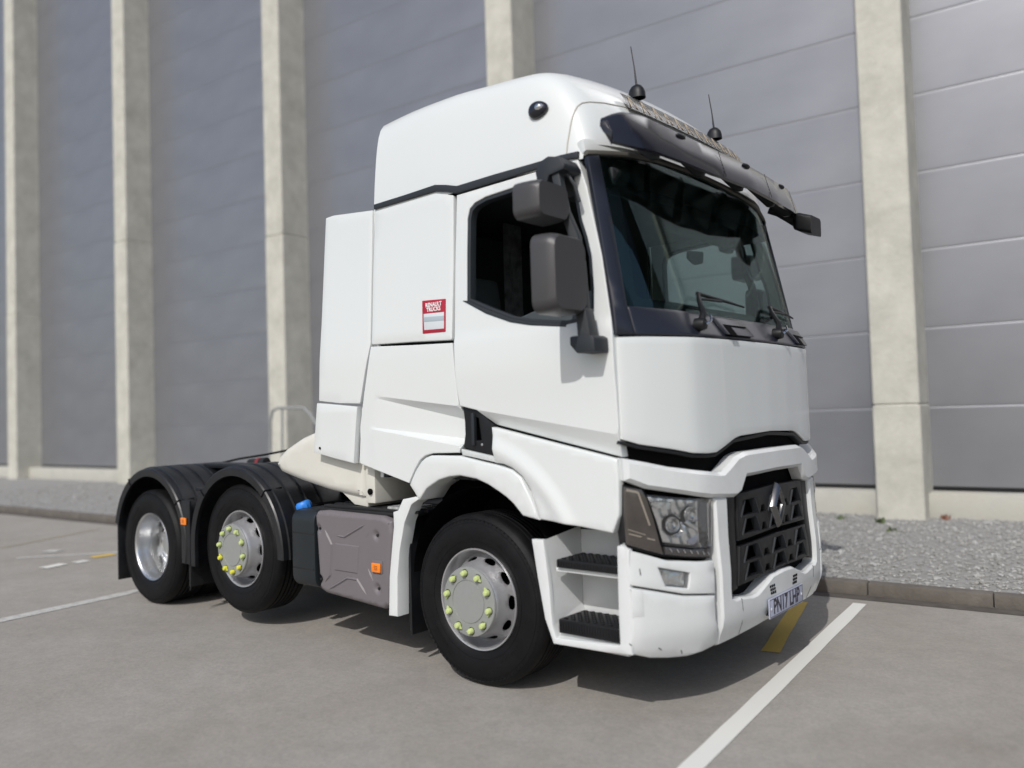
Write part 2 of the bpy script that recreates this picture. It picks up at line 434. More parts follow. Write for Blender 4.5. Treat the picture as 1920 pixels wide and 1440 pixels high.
def text_mesh(name, s, size, fn, mat, parent, ext=.0015, sx=1.0, bold=0):
    cu = bpy.data.curves.new(name, 'FONT'); cu.body = s; cu.size = size; cu.extrude = ext; cu.align_x = 'CENTER'; cu.align_y = 'CENTER'; cu.offset = bold
    o = bpy.data.objects.new(name, cu); COL.objects.link(o)
    dg = bpy.context.evaluated_depsgraph_get(); me = bpy.data.meshes.new_from_object(o.evaluated_get(dg))
    bpy.data.objects.remove(o); 
    for v in me.vertices: v.co = fn(v.co.x*sx, v.co.y, v.co.z)
    me.name = name; me.materials.clear()
    return link(name, me, mat, parent)

# ------------------------------------------------------------------ the yard
TH = 0.0765
Rz = Matrix.Rotation(TH, 4, 'Z')
def W(x, y, z): return Rz @ Vector((x, y, z))
def sheet(name, poly, z, mat, parent=None):
    bm = bmesh.new(); bm.faces.new([bm.verts.new((x, y, z)) for x, y in poly])
    bmesh.ops.recalc_face_normals(bm, faces=bm.faces)
    for f in bm.faces:
        if f.normal.z < 0: f.normal_flip()
    me = bpy.data.meshes.new(name); bm.to_mesh(me); bm.free(); return link(name, me, mat, parent)
g = sheet("ground", [(-150, -150), (150, -150), (150, 150), (-150, 150)], 0, TARMAC)
tag(g, "grey brown tarmac of the lorry park", kind="structure")
KY = 2.18
def strip(name, a, b, w, z, mat, label):
    a, b = Vector(a), Vector(b); d = (b-a).normalized(); n = Vector((-d.y, d.x))*w/2
    k = max(2, int((b-a).length/.12)); L, Rr = [], []
    for i in range(k+1):
        p = a+(b-a)*i/k; j = .006*noise.noise(Vector((p.x*3, p.y*3, 1))); j2 = .006*noise.noise(Vector((p.x*3, p.y*3, 9)))
        L.append(p+n*(1+j/.06)); Rr.append(p-n*(1+j2/.06))
    o = sheet(name, [tuple(v) for v in L]+[tuple(v) for v in Rr[::-1]], z, mat)
    tag(o, label, kind="structure"); return o
def w2(x, y): v = W(x, y, 0); return (v.x, v.y)
strip("bay_line", (1.585, -2.2), (1.205, 1.98), .105, .004, LINEW, "white painted bay line beside the front bumper")
strip("bay_line", (-4.30, -3.2), (-4.93, 1.85), .15, .004, LINEF, "worn white bay line under the rearmost wheel")
strip("bay_line", (.80, 1.80), (1.13, .36), .115, .004, LINEY, "yellow line in the shade under the number plate")
strip("bay_line", (-5.9, 1.5), (-7.9, -.9), .09, .004, LINEF, "short worn white line left of the rear mud flap")
strip("parking_mark", (-6.804,-1.013,0.000)[:2], (-6.875,-0.756,0.000)[:2], .16, .008, LINEW, "white patch of paint left of the mud flap")
strip("parking_mark", (-6.833,-0.655,0.000)[:2], (-6.846,-0.505,0.000)[:2], .14, .008, LINEW, "small white patch of paint near the mud flap")
strip("parking_mark", (-7.039,-0.373,-0.000)[:2], (-7.024,-0.111,0.000)[:2], .16, .008, LINEY, "yellow patch of paint beside the mud flap")
strip("parking_mark", (-8.152,-0.479,0.000)[:2], (-7.962,-0.373,0.000)[:2], .18, .008, LINEF, "pale patch of paint farther left of the mud flap")
strip("bay_line", (-9.049,-0.695,0.000)[:2], (-9.759,0.864,0.000)[:2], .12, .004, LINEYF, "faded yellow line near the kerb at the far left")
# kerb, drain, verge
dr = sheet("drain_channel", [w2(-60, KY-.16), w2(40, KY-.16), w2(40, KY+.0), w2(-60, KY+.0)], .004, DRAIN)
tag(dr, "dark strip of dirt along the foot of the kerb", kind="structure")
vg = bmesh.new(); addbox(vg, (-60, KY+.13, -.1), (40, 7.3, .085))
v_ = bm_obj("verge", vg, VERGE); v_.rotation_euler.z = TH; tag(v_, "grit verge between the kerb and the warehouse", kind="structure")
kr = empty("kerb"); kr.rotation_euler.z = TH
tag(kr, "low row of concrete kerb stones in front of the gravel verge", "kerb")
kb = bmesh.new(); addbox(kb, (-.447, 0, 0), (.447, .125, .11)); k0 = bm_obj("kerb_stone", kb, KERB, kr, .012)
k0.location = (4.5, KY, 0)
for i in range(1, 36):
    c = k0.copy(); COL.objects.link(c); c.parent = kr; c.location = (4.5-i*.9, KY+random.uniform(-.003, .003), random.uniform(-.004, .004))
# gravel on the verge
gb = bmesh.new()
gm = bpy.data.meshes.new("gravel")
vs, fs = [], []
ico = bmesh.new(); bmesh.ops.create_icosphere(ico, subdivisions=1, radius=1)
iv = [v.co.copy() for v in ico.verts]; iff = [[v.index for v in f.verts] for f in ico.faces]; ico.free()
for i in range(17000):
    u = random.random()
    x = 7-u**1.6*26 if i % 3 else random.uniform(-1.5, 6)
    y = random.uniform(KY+.14, 7.05); s = random.uniform(.010, .022)*(1.0 if random.random() < .93 else 1.7)
    a = random.random()*6.28; ca, sa = math.cos(a), math.sin(a); sx, sy_, sz = s*random.uniform(.8, 1.4), s*random.uniform(.7, 1.1), s*random.uniform(.4, .7)
    b0 = len(vs)
    for v in iv:
        j = random.uniform(.85, 1.15)
        px, py = v.x*sx*j, v.y*sy_*j
        vs.append(tuple(W(x+px*ca-py*sa, y+px*sa+py*ca, .088+sz*.4+v.z*sz*j)))
    fs += [[b0+k for k in f] for f in iff]
gm.from_pydata(vs, [], fs); gm.update(); gb.free()
gv = link("gravel", gm, STONE); tag(gv, "loose pale grey stones strewn over the verge", kind="stuff")
# warehouse
wh = empty("warehouse"); wh.rotation_euler.z = TH
tag(wh, "tall grey clad warehouse wall with concrete pillars behind the lorry", "warehouse")
YW, SP, X0, DEP, ZB, PH, WF = 6.367, 6.0575, 0.599, .7365, .452, 1.0515, .555
YS = YW+DEP
cb = bmesh.new(); HW = SP/2-.006
# one cladding panel: slightly dished with rounded long edges
prof = [(.0003, .30), (.0003, -.022), (.004, -.0245), (.018, -.0258), (.04, -.026), (PH-.04, -.026), (PH-.018, -.0258), (PH-.004, -.0245), (PH-.0003, -.022), (PH-.0003, .30)]
for x in (-HW, HW): pass
rows = [[cb.verts.new((x, y, z)) for z, y in prof] for x in (-HW, -HW/3, HW/3, HW)]
for a, b in zip(rows[:-1], rows[1:]):
    for i in range(len(prof)-1): cb.faces.new((a[i], a[i+1], b[i+1], b[i]))
cb.faces.new(rows[0]); cb.faces.new(rows[-1][::-1])
p0 = bm_obj("cladding_panel", cb, CLAD, wh, sharp=30)
first = True
for k in range(-2, 9):
    for j in range(19):
        c = p0 if first else p0.copy()
        if not first: COL.objects.link(c); c.parent = wh
        first = False
        c.location = (X0+WF/2-k*SP-SP/2, YS, ZB+j*PH)
for k in range(-2, 9):
    o = box("base_plinth", (X0-k*SP-SP+WF+.004, YW+.34, .06), (X0-k*SP-.004, YS+.25, ZB-.055), PLIN, wh, .012)
    o = box("drip_flashing", (X0-k*SP-SP+WF+.004, YS-.03, ZB-.052), (X0-k*SP-.004, YS+.25, ZB-.008), BLACK, wh, .004)
for k in range(-1, 9):
    bm = bmesh.new(); xa = X0-k*SP; xb = xa+WF; zj = {0: 1.55, 1: 5.4, 2: 5.55, 3: 6.3, 4: 5.0}.get(k, 5.2)
    ring = []
    n = 26; rings = []
    zs = sorted([0.0] + [.5*i for i in range(1, 40)] + [zj-.02, zj-.005, zj+.005, zj+.02] + [20.2])
    for z in zs:
        d = .018 if abs(z-zj) < .012 else 0
        w = .006 if z < zj else 0
        rings.append([(xa-w+d+.02, YW-w+d, z), (xb+w-d-.02, YW-w+d, z), (xb+w-d, YW-w+d+.02, z), (xb+w-d, YS+.2, z), (xa-w+d, YS+.2, z), (xa-w+d, YW-w+d+.02, z)])
    loft("pillar", rings, CONC, wh, sharp=30)
box("eaves_beam", (X0-9*SP, YW+.1, 20.2), (X0+3*SP, YS+.5, 20.8), CONC, wh, .02)
box("inner_wall", (X0-9*SP, YS+.3, 0), (X0+3*SP, YS+.5, 20.4), DARK, wh, 0)
# weeds
def weed(x, y, h, m, label, n=16):
    bm = bmesh.new()
    for i in range(n):
        a = random.random()*6.28; l = h*random.uniform(.6, 1.2); w = .012*random.uniform(.7, 1.5); le = random.uniform(.3, .9)
        d = Vector((math.cos(a), math.sin(a), 0)); s = Vector((-d.y, d.x, 0)); p = Vector((0, 0, 0)); b = Vector((random.uniform(-.05, .05), random.uniform(-.05, .05), 0))
        q = [b-s*w, b+s*w, b+d*l*le*.5+Vector((0, 0, l*.7))+s*w*.9, b+d*l*le+Vector((0, 0, l)), b+d*l*le*.5+Vector((0, 0, l*.7))-s*w*.9]
        bm.faces.new([bm.verts.new(v) for v in q])
    me = bpy.data.meshes.new("weed"); bm.to_mesh(me); bm.free(); o = link("weed", me, m); v = W(x, y, .085); o.location = v
    tag(o, label, "weed", "weeds on the verge")
weed(.72, 5.95, .07, GRASS, "green weed in the gravel at the foot of the near pillar")
weed(.98, 5.3, .05, GRASS, "green weed in the gravel in front of the near pillar")
weed(1.35, 6.55, .06, RUSTW, "reddish weed against the plinth right of the near pillar")
weed(.2, 6.15, .05, GRASS, "low weed left of the near pillar")
weed(-12.1, 5.9, .14, GRASS, "tuft of weeds before the plinth behind the rear wheels", 30)

rl = empty("railing")  # added tubes tracing the faint remnant outline of removed items
tag(rl, "pale grey bent tube railing against the wall behind the cab", "railing")
tube("railing_hoop", [(-10.660,4.600,0.947), (-10.638,4.600,1.574), (-10.559,4.600,1.782), (-10.362,4.600,1.829), (-9.547,4.600,1.806), (-9.340,4.600,1.672), (-9.078,4.600,1.391), (-9.066,4.600,0.862)], .03, pmat("railing_grey", (.26, .27, .265), .6), rl)
tube("railing_post", [(-10.241,4.600,1.794), (-10.275,4.600,0.827)], .022, bpy.data.materials["railing_grey"], rl)
# ------------------------------------------------------------------ the lorry
T = empty("tractor_unit", (0, 0, 0))
tag(T, "white three axle tractor unit with high sleeper roof and dark sun visor", "lorry")
NEAR = []      # parts to mirror to the far side
def near(o): NEAR.append(o); return o
fS = lambda u, v, d: (u, -1.24+d, v)

# ---- side panels
rp = near(panel("rear_side_panel", [(-0.821,2.967),(-0.527,2.973),(-0.257,2.979),(-0.101,2.935),(-0.097,2.494),(-0.107,2.050),(-0.464,2.066),(-0.835,2.077),(-0.833,2.524)], surfS, WHITE, T, r=.012, t=.04))
def wedge(u, v, u0, u1, za0, za1, zb0, zb1, dmax, zc0=None, zc1=None):
    t = max(0, min(1, (u-u0)/(u1-u0))); za = za0+(za1-za0)*t; zb = zb0+(zb1-zb0)*t
    if zc0 is None: zc0, zc1 = -9, -9
    zc = zc0+(zc1-zc0)*t
    if v >= za: return 0
    if v >= zb: return -dmax*t*(za-v)/max(1e-4, za-zb)
    return -dmax*t
C1a, C1b = (-0.827,1.740), (-0.054,1.648); C1c = (-0.053,1.565)
C2a, C2b = (-0.888,1.538), (-0.045,1.451); C2c = (-0.046,1.407)
def rel_low(u, v):
    t = max(0, min(1, (u-C1a[0])/(C1b[0]-C1a[0])))
    za = C1a[1]+(C1b[1]-C1a[1])*t; zb = C1a[1]-.012+(C1c[1]-C1a[1]+.012)*t
    d = .07*t
    if v >= za: h = 0
    elif v >= zb: h = -d*(za-v)/max(1e-4, za-zb)
    else: h = -d
    t2 = max(0, min(1, (u-C2a[0])/(C2b[0]-C2a[0])))
    ya = C2a[1]+(C2b[1]-C2a[1])*t2; yb = C2a[1]-.012+(C2c[1]-C2a[1]+.012)*t2
    d2 = .07*t2
    if v < ya: h += d2*min(1, (ya-v)/max(1e-4, ya-yb))
    return h
near(panel("lower_side_panel", [(-0.845,2.064),(-0.464,2.045),(-0.102,2.031),(-0.086,1.847),(-0.063,1.661),(-0.047,1.606),(-0.046,1.527),(-0.045,1.448),(-0.070,1.372),(-0.289,1.367),(-0.355,1.353),(-0.403,1.326),(-0.453,1.266),(-0.509,1.178),(-0.742,1.236),(-0.973,1.291),(-0.969,1.539),(-0.923,1.750)], surfS, WHITE, T, t=.05, grid=.035, rel=rel_low, sharp=13, lines=[(C1a, C1b), ((C1a[0], C1a[1]-.012), C1c), (C2a, C2b), ((C2a[0], C2a[1]-.012), C2c)]))
# ---- door
D1a, D1b = (0.077,1.625), (1.048,1.472); D2a, D2b = (0.190,1.533), (1.037,1.350)
def rel_door(u, v):
    k = max(0, min(1, (u-D1a[0])/(D1b[0]-D1a[0]))); za = D1a[1]+(D1b[1]-D1a[1])*k
    k2 = max(0, min(1, (u-D2a[0])/(D2b[0]-D2a[0]))); zb = D2a[1]+(D2b[1]-D2a[1])*k2
    if v >= za: h = 0
    else: h = -.048*min(1, (za-v)/max(.01, za-zb))
    # belt swell under the window
    h += .012*math.exp(-((v-1.86)/.22)**2) - .012*math.exp(-((2.05-1.86)/.22)**2)*(1 if v > 2.05 else 0)
    return h
win = [(0.014,2.270),(0.012,2.563),(0.015,2.769),(0.032,2.825),(0.074,2.855),(0.159,2.875),(0.351,2.887),(0.593,2.899),(0.746,2.899),(0.792,2.866),(0.846,2.614),(0.880,2.516),(0.906,2.412),(0.919,2.240),(0.918,2.119),(0.897,2.088),(0.840,2.073),(0.742,2.065),(0.502,2.097),(0.360,2.128),(0.183,2.198)]
door = near(panel("door", [(-0.074,2.930),(0.363,2.941),(0.764,2.951),(0.821,2.951),(0.878,2.790),(0.970,2.403),(1.035,2.000),(1.047,1.676),(1.050,1.513),(1.034,1.355),(0.641,1.437),(0.194,1.533),(0.081,1.622),(-0.050,1.651),(-0.071,1.782),(-0.085,2.039),(-0.084,2.492)], surfS, WHITE, T, t=.06, grid=.035, holes=[win], rel=lambda u, v: rel_door(u, v) if v < 2.05 else 0, sharp=16, lines=[((D1a[0]-.05, D1a[1]+.008), (D1b[0]+.05, D1b[1]-.008))]))
# window seal: ring inside the opening
ws = panel("window_seal", inset_poly(win, -.004), surfS, TRIM, door, t=.05, off=-.008, inset=.004, grid=.08, holes=[inset_poly(win, .022)])
0 and panel("window_glass", inset_poly(win, .015), surfS, SGLASS, door, t=.004, off=-.035, inset=.001, grid=.2)
panel("window_lower_trim", [(-0.017,2.277),(0.018,2.273),(0.191,2.197),(0.364,2.131),(0.506,2.099),(0.742,2.065),(0.742,2.051),(0.502,2.082),(0.352,2.114),(0.170,2.181)], surfS, TRIM, door, t=.03, off=.006, inset=.003)
hd = panel("handle_plate", [(-0.046,1.644),(0.077,1.622),(0.186,1.533),(0.203,1.365),(0.199,1.358),(-0.051,1.403),(-0.035,1.479),(-0.036,1.558)], surfS, BLACK, door, t=.05, off=-.02, inset=.004, holes=[[(0.025,1.592),(0.075,1.575),(0.095,1.444),(0.032,1.444)]])
x1, z1 = (0.061,1.526)
box("door_handle", (x1-.035, -1.235, z1-.11), (x1-.012, -1.205, z1+.08), TRIM, door, .006)
bmk = bmesh.new(); lathe_bm(bmk, [(.008, 0), (.008, -.006), (.004, -.007)], 12, cap1=True); lk = bm_obj("key_lock", bmk, CHROME, door); xk, zk = (0.099,1.419); lk.location = (xk, -1.218, zk)
near(panel("side_repeater", [(-0.056,1.394),(0.199,1.352),(0.209,1.319),(-0.048,1.359)], surfS, pmat("clear_repeater_lens", (.55, .58, .58), .2, coat=.8, var=.1, vscale=80), T, t=.03, off=-.004, inset=.003))
ARC = (-0.047,0.943)
def rel_ext(u, v):
    # flare following the wheel arch
    d = math.hypot(u-(-.03), (v-.60))
    return .018*max(0, 1-abs(d-.83)/.07) if u > .2 else 0
near(panel("door_extension", [(0.193,1.521),(0.641,1.426),(1.033,1.345),(1.039,1.242),(1.035,1.063),(0.992,0.968),(0.763,0.992),(0.529,1.012),(0.503,1.086),(0.465,1.172),(0.415,1.245),(0.343,1.291),(0.277,1.311),(0.213,1.316),(0.207,1.371)], surfS, WHITE, T, t=.05, grid=.03, off=.004, rel=rel_ext, inset=.009, sharp=60))
fender = near(panel("wheel_arch_fender", [(-0.500,1.168),(-0.444,1.256),(-0.389,1.316),(-0.351,1.340),(-0.304,1.354),(-0.066,1.353),(0.115,1.320),(0.237,1.301),(0.335,1.279),(0.399,1.241),(0.449,1.157),(0.484,1.094),(0.518,1.008),(0.406,1.025),(0.339,1.090),(0.290,1.124),(0.231,1.155),(0.152,1.192),(0.066,1.220),(-0.066,1.236),(-0.154,1.227),(-0.241,1.205),(-0.349,1.150),(-0.417,1.075)], surfS, WHITE, T, t=.22, off=.008, inset=.012, grid=.05, sharp=50))
near(panel("arch_rear_flap", [(-0.567,1.075),(-0.450,1.096),(-0.422,1.081),(-0.490,1.045),(-0.558,0.928),(-0.609,0.749),(-0.636,0.578),(-0.645,0.328),(-0.726,0.324),(-0.711,0.571),(-0.684,0.743),(-0.658,0.898),(-0.660,0.989),(-0.614,1.002)], surfS, WHITE, T, t=.10, off=.004, inset=.006, grid=.06))
# inner liner of the arch
bm = bmesh.new(); lathe_bm(bm, [(.58, -1.15), (.59, -.80), (.59, -.55)], 32, a0=R(28), a1=R(178), cx=0, cz=.58)
near(bm_obj("wheel_arch_liner", bm, DARK, T))
near(box("inner_wing", (-.85, -.60, .40), (.60, -.56, 1.40), DARK, T, 0))
# ---- belt trim along the roof joint
near(panel("belt_trim", [(-0.822,3.011),(-0.528,3.018),(-0.253,3.029),(-0.156,3.009),(-0.066,2.984),(0.241,2.992),(0.518,2.994),(0.704,2.998),(0.828,2.993),(0.828,2.955),(0.764,2.963),(0.363,2.950),(-0.070,2.939),(-0.156,2.966),(-0.253,2.988),(-0.527,2.983),(-0.821,2.978)], surfS, TRIM, T, t=.06, off=.012, inset=.006))
# ---- cab side extender behind the cab
ex = near(panel("side_deflector", [(-1.362,3.020),(-1.278,3.024),(-0.859,2.985),(-0.860,2.528),(-0.862,2.083),(-0.923,1.892),(-0.979,1.692),(-1.203,1.702),(-1.421,1.724),(-1.389,2.293)], surfS, WHITE, T, t=.035, off=-.012, inset=.008, r=.01))
near(panel("deflector_lower_flap", [(-1.421,1.709),(-1.204,1.691),(-0.986,1.671),(-1.007,1.539),(-1.038,1.293),(-1.252,1.326),(-1.470,1.365)], surfS, WHITE, T, t=.045, off=.006, inset=.008))
near(panel("deflector_return", [(-0.980,1.667),(-0.962,1.574),(-0.983,1.298),(-1.022,1.293),(-0.996,1.539)], surfS, WHITE, T, t=.06, off=-.03, inset=.004))
xb_, zb_ = (-1.391,1.380)
bm = bmesh.new(); lathe_bm(bm, [(.009, 0), (.009, -.004), (.004, -.006)], 10, cap1=True); o = bm_obj("fixing_screw", bm, DARK, ex); o.location = (xb_, -1.249, zb_+.015)
# ---- ivory fairing behind the cab
near(panel("rear_skirt_fairing", [(-2.049,1.265),(-2.013,1.321),(-1.923,1.385),(-1.743,1.460),(-1.551,1.512),(-1.397,1.544),(-1.007,1.539),(-1.018,1.254),(-1.025,1.055),(-1.058,1.050),(-1.414,1.090),(-1.754,1.151),(-1.983,1.203)], surfS, IVORY, T, t=.55, off=-.07, inset=.05, drop=.045, grid=.05, sharp=50, r=.02))
sx_, sz_ = (-1.415,1.042); sx2, sz2 = (-1.027,1.012)
near(prism("fairing_foot", [(sx_+.05, sz_+.08), (sx2, sz2+.12), (sx2, sz2-.02), (sx2-.14, sz2-.01)], fS, .10, .5, IVORY, T, .01))
near(box("fairing_end_block", (sx2+.003, -1.16, 1.02), (sx2+.10, -.78, 1.40), IVORY, T, .015))
bm = bmesh.new(); lathe_bm(bm, [(.02, 0), (.022, -.012), (.014, -.02)], 12, cap1=True); o = near(bm_obj("rubber_buffer", bm, DARK, T)); o.location = (sx2+.06, -1.16, 1.10)

# ---- front shell
panel("front_carrier", sym([(0, 2.0), (-1.225, 2.0), (-1.225, .40), (0, .40)]), surfF, DARK, T, t=.02, off=-.075, inset=.004, grid=.12)
panel("front_panel", sym([(0, 1.975), (-.6, 1.975), (-1.10, 1.975), (-1.229, 1.972), (-1.229, 1.70), (-1.229, 1.448), (-1.15, 1.418), (-.97, 1.383), (-.86, 1.358), (-.74, 1.350), (-.665, 1.352), (-.47, 1.418), (-.40, 1.430), (0, 1.443)]), surfF, WHITE, T, t=.04, grid=.05, inset=.007, sharp=30)
panel("front_panel_lip", sym([(0, 1.44), (-.47, 1.414), (-.665, 1.348), (-.74, 1.346), (-.86, 1.353), (-.97, 1.378), (-1.15, 1.413), (-1.236, 1.442), (-1.236, 1.425), (-1.15, 1.395), (-.97, 1.36), (-.86, 1.335), (-.74, 1.328), (-.66, 1.33), (-.46, 1.396), (0, 1.42)]), surfF, BLACK, T, t=.05, off=-.012, grid=.1, inset=.003)
panel("upper_grille_surround", sym([(0, 1.343), (-.40, 1.340), (-.50, 1.322), (-.655, 1.246), (-.70, 1.246), (-.86, 1.268), (-1.02, 1.296), (-1.14, 1.328), (-1.230, 1.352), (-1.230, 1.238), (-1.14, 1.192), (-.86, 1.132), (-.775, 1.117), (-.72, 1.113), (-.54, 1.098), (-.48, 1.115), (-.41, 1.200), (0, 1.207)]), surfF, BUMPW, T, t=.09, off=.032, inset=.020, drop=.024, grid=.05, sharp=28, crisp=True)
panel("centre_bumper", [(u, v) for u, v in sym([(0, .618), (-.15, .610), (-.36, .540), (-.42, .538), (-.56, .556), (-.60, .553), (-.636, .568), (-.640, .62), (-.628, .85), (-.615, 1.108), (-.738, 1.112), (-.742, .8), (-.742, .385), (-.72, .322), (-.45, .335), (-.2, .350), (0, .352)])], surfF, BUMPW, T, t=.11, off=.014, inset=.012, drop=.014, grid=.05, sharp=28, crisp=True)
for s in (-1, 1):
    panel("bumper_joint", [(s*.548, .548), (s*.5505, .548), (s*.5175, .350), (s*.515, .350)], surfF, DARK, T, t=.02, off=.0155, inset=.0008, grid=.1)
# chamfered lower lip tray
panel("grille_side_strip", [(-.612, 1.10), (-.50, 1.10), (-.545, .60), (-.632, .585)], surfF, BLACK, T, t=.06, off=-.01, inset=.006)
panel("grille_side_strip", [(.612, 1.10), (.50, 1.10), (.545, .60), (.632, .585)], surfF, BLACK, T, t=.06, off=-.01, inset=.006)
def trap(cx, z, w, h, k=.5, inv=False):
    a = w/2; b = a*k
    return [(cx-a, z), (cx+a, z), (cx+b, z+h), (cx-b, z+h)] if not inv else [(cx-b, z), (cx+b, z), (cx+a, z+h), (cx-a, z+h)]
gup = sym([(0, 1.122), (-.485, 1.108), (-.50, .852), (0, .868)])
hs = []
for z, h in ((.985, .083), (.885, .075)):
    for cx in (-.345, 0, .345): hs.append(trap(cx, z, .235, h, .5))
    for cx in (-.173, .173): hs.append(trap(cx, z-.006, .075, .04, .5))
GU = panel("upper_grille", gup, surfF, BLACK, T, t=.035, off=-.004, inset=.006, grid=.09, holes=[[p for p in h] for h in hs])
glo = sym([(0, .838), (-.50, .823), (-.545, .612), (-.3, .622), (0, .632)])
hs = []
for z, h in ((.735, .075), (.645, .072)):
    for cx in (-.36, 0, .36): hs.append(trap(cx, z, .235, h, .5))
    for cx in (-.18, .18): hs.append(trap(cx, z-.004, .085, .038, .5))
GL = panel("lower_grille", glo, surfF, BLACK, T, t=.035, off=-.004, inset=.006, grid=.09, holes=hs)
def fins(parent, rows_, cols, hw):
    for z in rows_:
        for cx in cols:
            for sg in (-1, 1):
                bm = bmesh.new(); x = cx+sg*hw; X = XF(x, z)
                vs_ = [(X-.04, x-.005, z-.008), (X-.04, x+.005, z-.008), (X+.001, x+.005, z-.008), (X+.001, x-.005, z-.008)]
                tp = [(p[0], p[1]-sg*.052, p[2]+.088) for p in vs_]
                A = [bm.verts.new(v) for v in vs_]; B = [bm.verts.new(v) for v in tp]
                bm.faces.new(A); bm.faces.new(B[::-1])
                for i in range(4): bm.faces.new((A[i], B[i], B[(i+1) % 4], A[(i+1) % 4]))
                bm_obj("grille_fin", bm, TRIM, parent)
fins(GU, (.985, .885), (-.345, 0, .345), .108)
fins(GL, (.735, .640), (-.36, 0, .36), .108)
# emblem : open diamond made of two bent bars
em = []
bm = bmesh.new()
def bar(pts, w, d0, d1, bm):
    for (a, b), (ai, bi) in zip(pts[:-1], pts[1:]): pass
cxE, czE, hE, wE = 0.0, 1.000, .138, .094
X0e = 1.352
def ring_di(h, w, X): return [(X, cxE, czE+h), (X, cxE-w, czE), (X, cxE, czE-h), (X, cxE+w, czE)]
lay = [ring_di(hE, wE, X0e), ring_di(hE-.008, wE-.004, X0e+.020), ring_di(hE-.030, wE-.020, X0e+.036), ring_di(hE-.070, wE-.047, X0e+.026), ring_di(hE-.078, wE-.053, X0e-.01)]
V = [[bm.verts.new(p) for p in l] for l in lay]
for a, b in zip(V[:-1], V[1:]):
    for i in range(4): bm.faces.new((a[i], a[(i+1) % 4], b[(i+1) % 4], b[i]))
bm_obj("diamond_emblem", bm, pmat("dark_chrome", (.20, .20, .205), .2, metal=1), T, .002)
box("emblem_mount", (1.31, -.05, .93), (1.342, .05, 1.07), DARK, T, .01)
# number plate
pl = box("number_plate", (1.391, -.260, .378), (1.398, .260, .489), PLATE, T, .002)
pl.rotation_euler = (0, 0, 0)
pb = bmesh.new()
text_mesh("plate_lettering", "PN17 LHP", .118, lambda x, y, z: Vector((1.3986+z*.6, x, .4335+y)), LETT, pl, .001, .80, .003)
bm = bmesh.new()
for a, b in (((-.255, .383), (.255, .386)), ((-.255, .481), (.255, .484)), ((-.255, .386), (-.252, .481)), ((.252, .386), (.255, .481))): addbox(bm, (1.3982, a[0], a[1]), (1.3990, b[0], b[1]))
bm_obj("plate_border", bm, LETT, pl)
for s in (-1, 1):
    bm = bmesh.new(); lathe_bm(bm, [(.008, 0), (.008, -.003), (.004, -.004)], 10, cap1=True)
    for v in bm.verts: v.co = Vector((-v.co.y, v.co.x, v.co.z))
    o = bm_obj("plate_screw", bm, STW, pl); o.location = (1.3982, s*.235, .43)
box("plate_bracket", (1.33, -.22, .385), (1.3905, .22, .48), BLACK, T, .004)
# small slatted vents over the plate
for s in (-1, 1):
    bm = bmesh.new()
    for i in range(3):
        for j in range(3):
            y = s*.165+(i-1)*.026+j*s*.006; z = .512+j*.020
            addbox(bm, (XF(y, z)+.012, y-.009, z-.007), (XF(y, z)+.0165, y+.009, z+.007))
    bm_obj("bumper_vent", bm, DARK, T, .001)
# tow flap & marks on corner, corner panels (near side, mirrored)
fog = [(-1.107,0.790),(-0.942,0.744),(-0.958,0.667),(-1.079,0.692)]
near(panel("fog_lamp_panel", [(-1.240,0.914),(-1.224,0.886),(-1.061,0.820),(-0.875,0.793),(-0.787,0.788),(-0.794,0.619),(-0.985,0.643),(-1.236,0.714),(-1.240,0.738)], surfF, BUMPW, T, t=.05, off=.012, inset=.007, grid=.045, holes=[fog], sharp=30))
near(panel("bumper_corner", [(-1.240,0.725),(-1.237,0.703),(-0.986,0.632),(-0.795,0.608),(-0.793,0.485),(-0.728,0.336),(-0.834,0.318),(-0.921,0.307),(-1.030,0.317),(-1.129,0.333),(-1.206,0.361),(-1.240,0.384)], surfF, BUMPW, T, t=.09, off=.014, inset=.012, drop=.014, grid=.045, sharp=32))
near(panel("tow_cover", [(-1.235,0.698),(-1.188,0.686),(-1.185,0.557),(-1.235,0.554)], surfF, BUMPW, T, t=.02, off=.0165, inset=.003, grid=.06))
fl = near(panel("fog_lamp", fog, surfF, REFL, T, t=.04, off=-.022, inset=.012, grid=.03, rel=lambda u, v: -.018*math.exp(-((u+1.29)**2+(v-.80)**2)/.0022)+.004*math.sin(u*160)))
panel("fog_lens", inset_poly(fog, .002), surfF, LENS, fl, t=.003, off=.001, inset=.001, grid=.1)
for p, q in (((-1.104,0.387),(-1.084,0.375)), ((-0.975,0.354),(-0.961,0.335)), ((-1.240,0.423),(-1.229,0.416)), ((-1.065,0.833),(-1.032,0.822)), ((-0.694,0.851),(-0.695,0.822)), ((-1.193,0.793),(-1.189,0.760))):
    d_ = Vector(q)-Vector(p); n2_ = Vector((-d_.y, d_.x)).normalized()*.0028
    near(panel("paint_scuff", [(p[0]+n2_.x, p[1]+n2_.y), (q[0]+n2_.x*.3, q[1]+n2_.y*.3), (q[0]-n2_.x, q[1]-n2_.y), (p[0]-n2_.x*.2, p[1]-n2_.y*.2)], surfF, DARK, T, t=.01, off=.0165 if p[1] < .5 else .0135, inset=.0003, grid=.1))
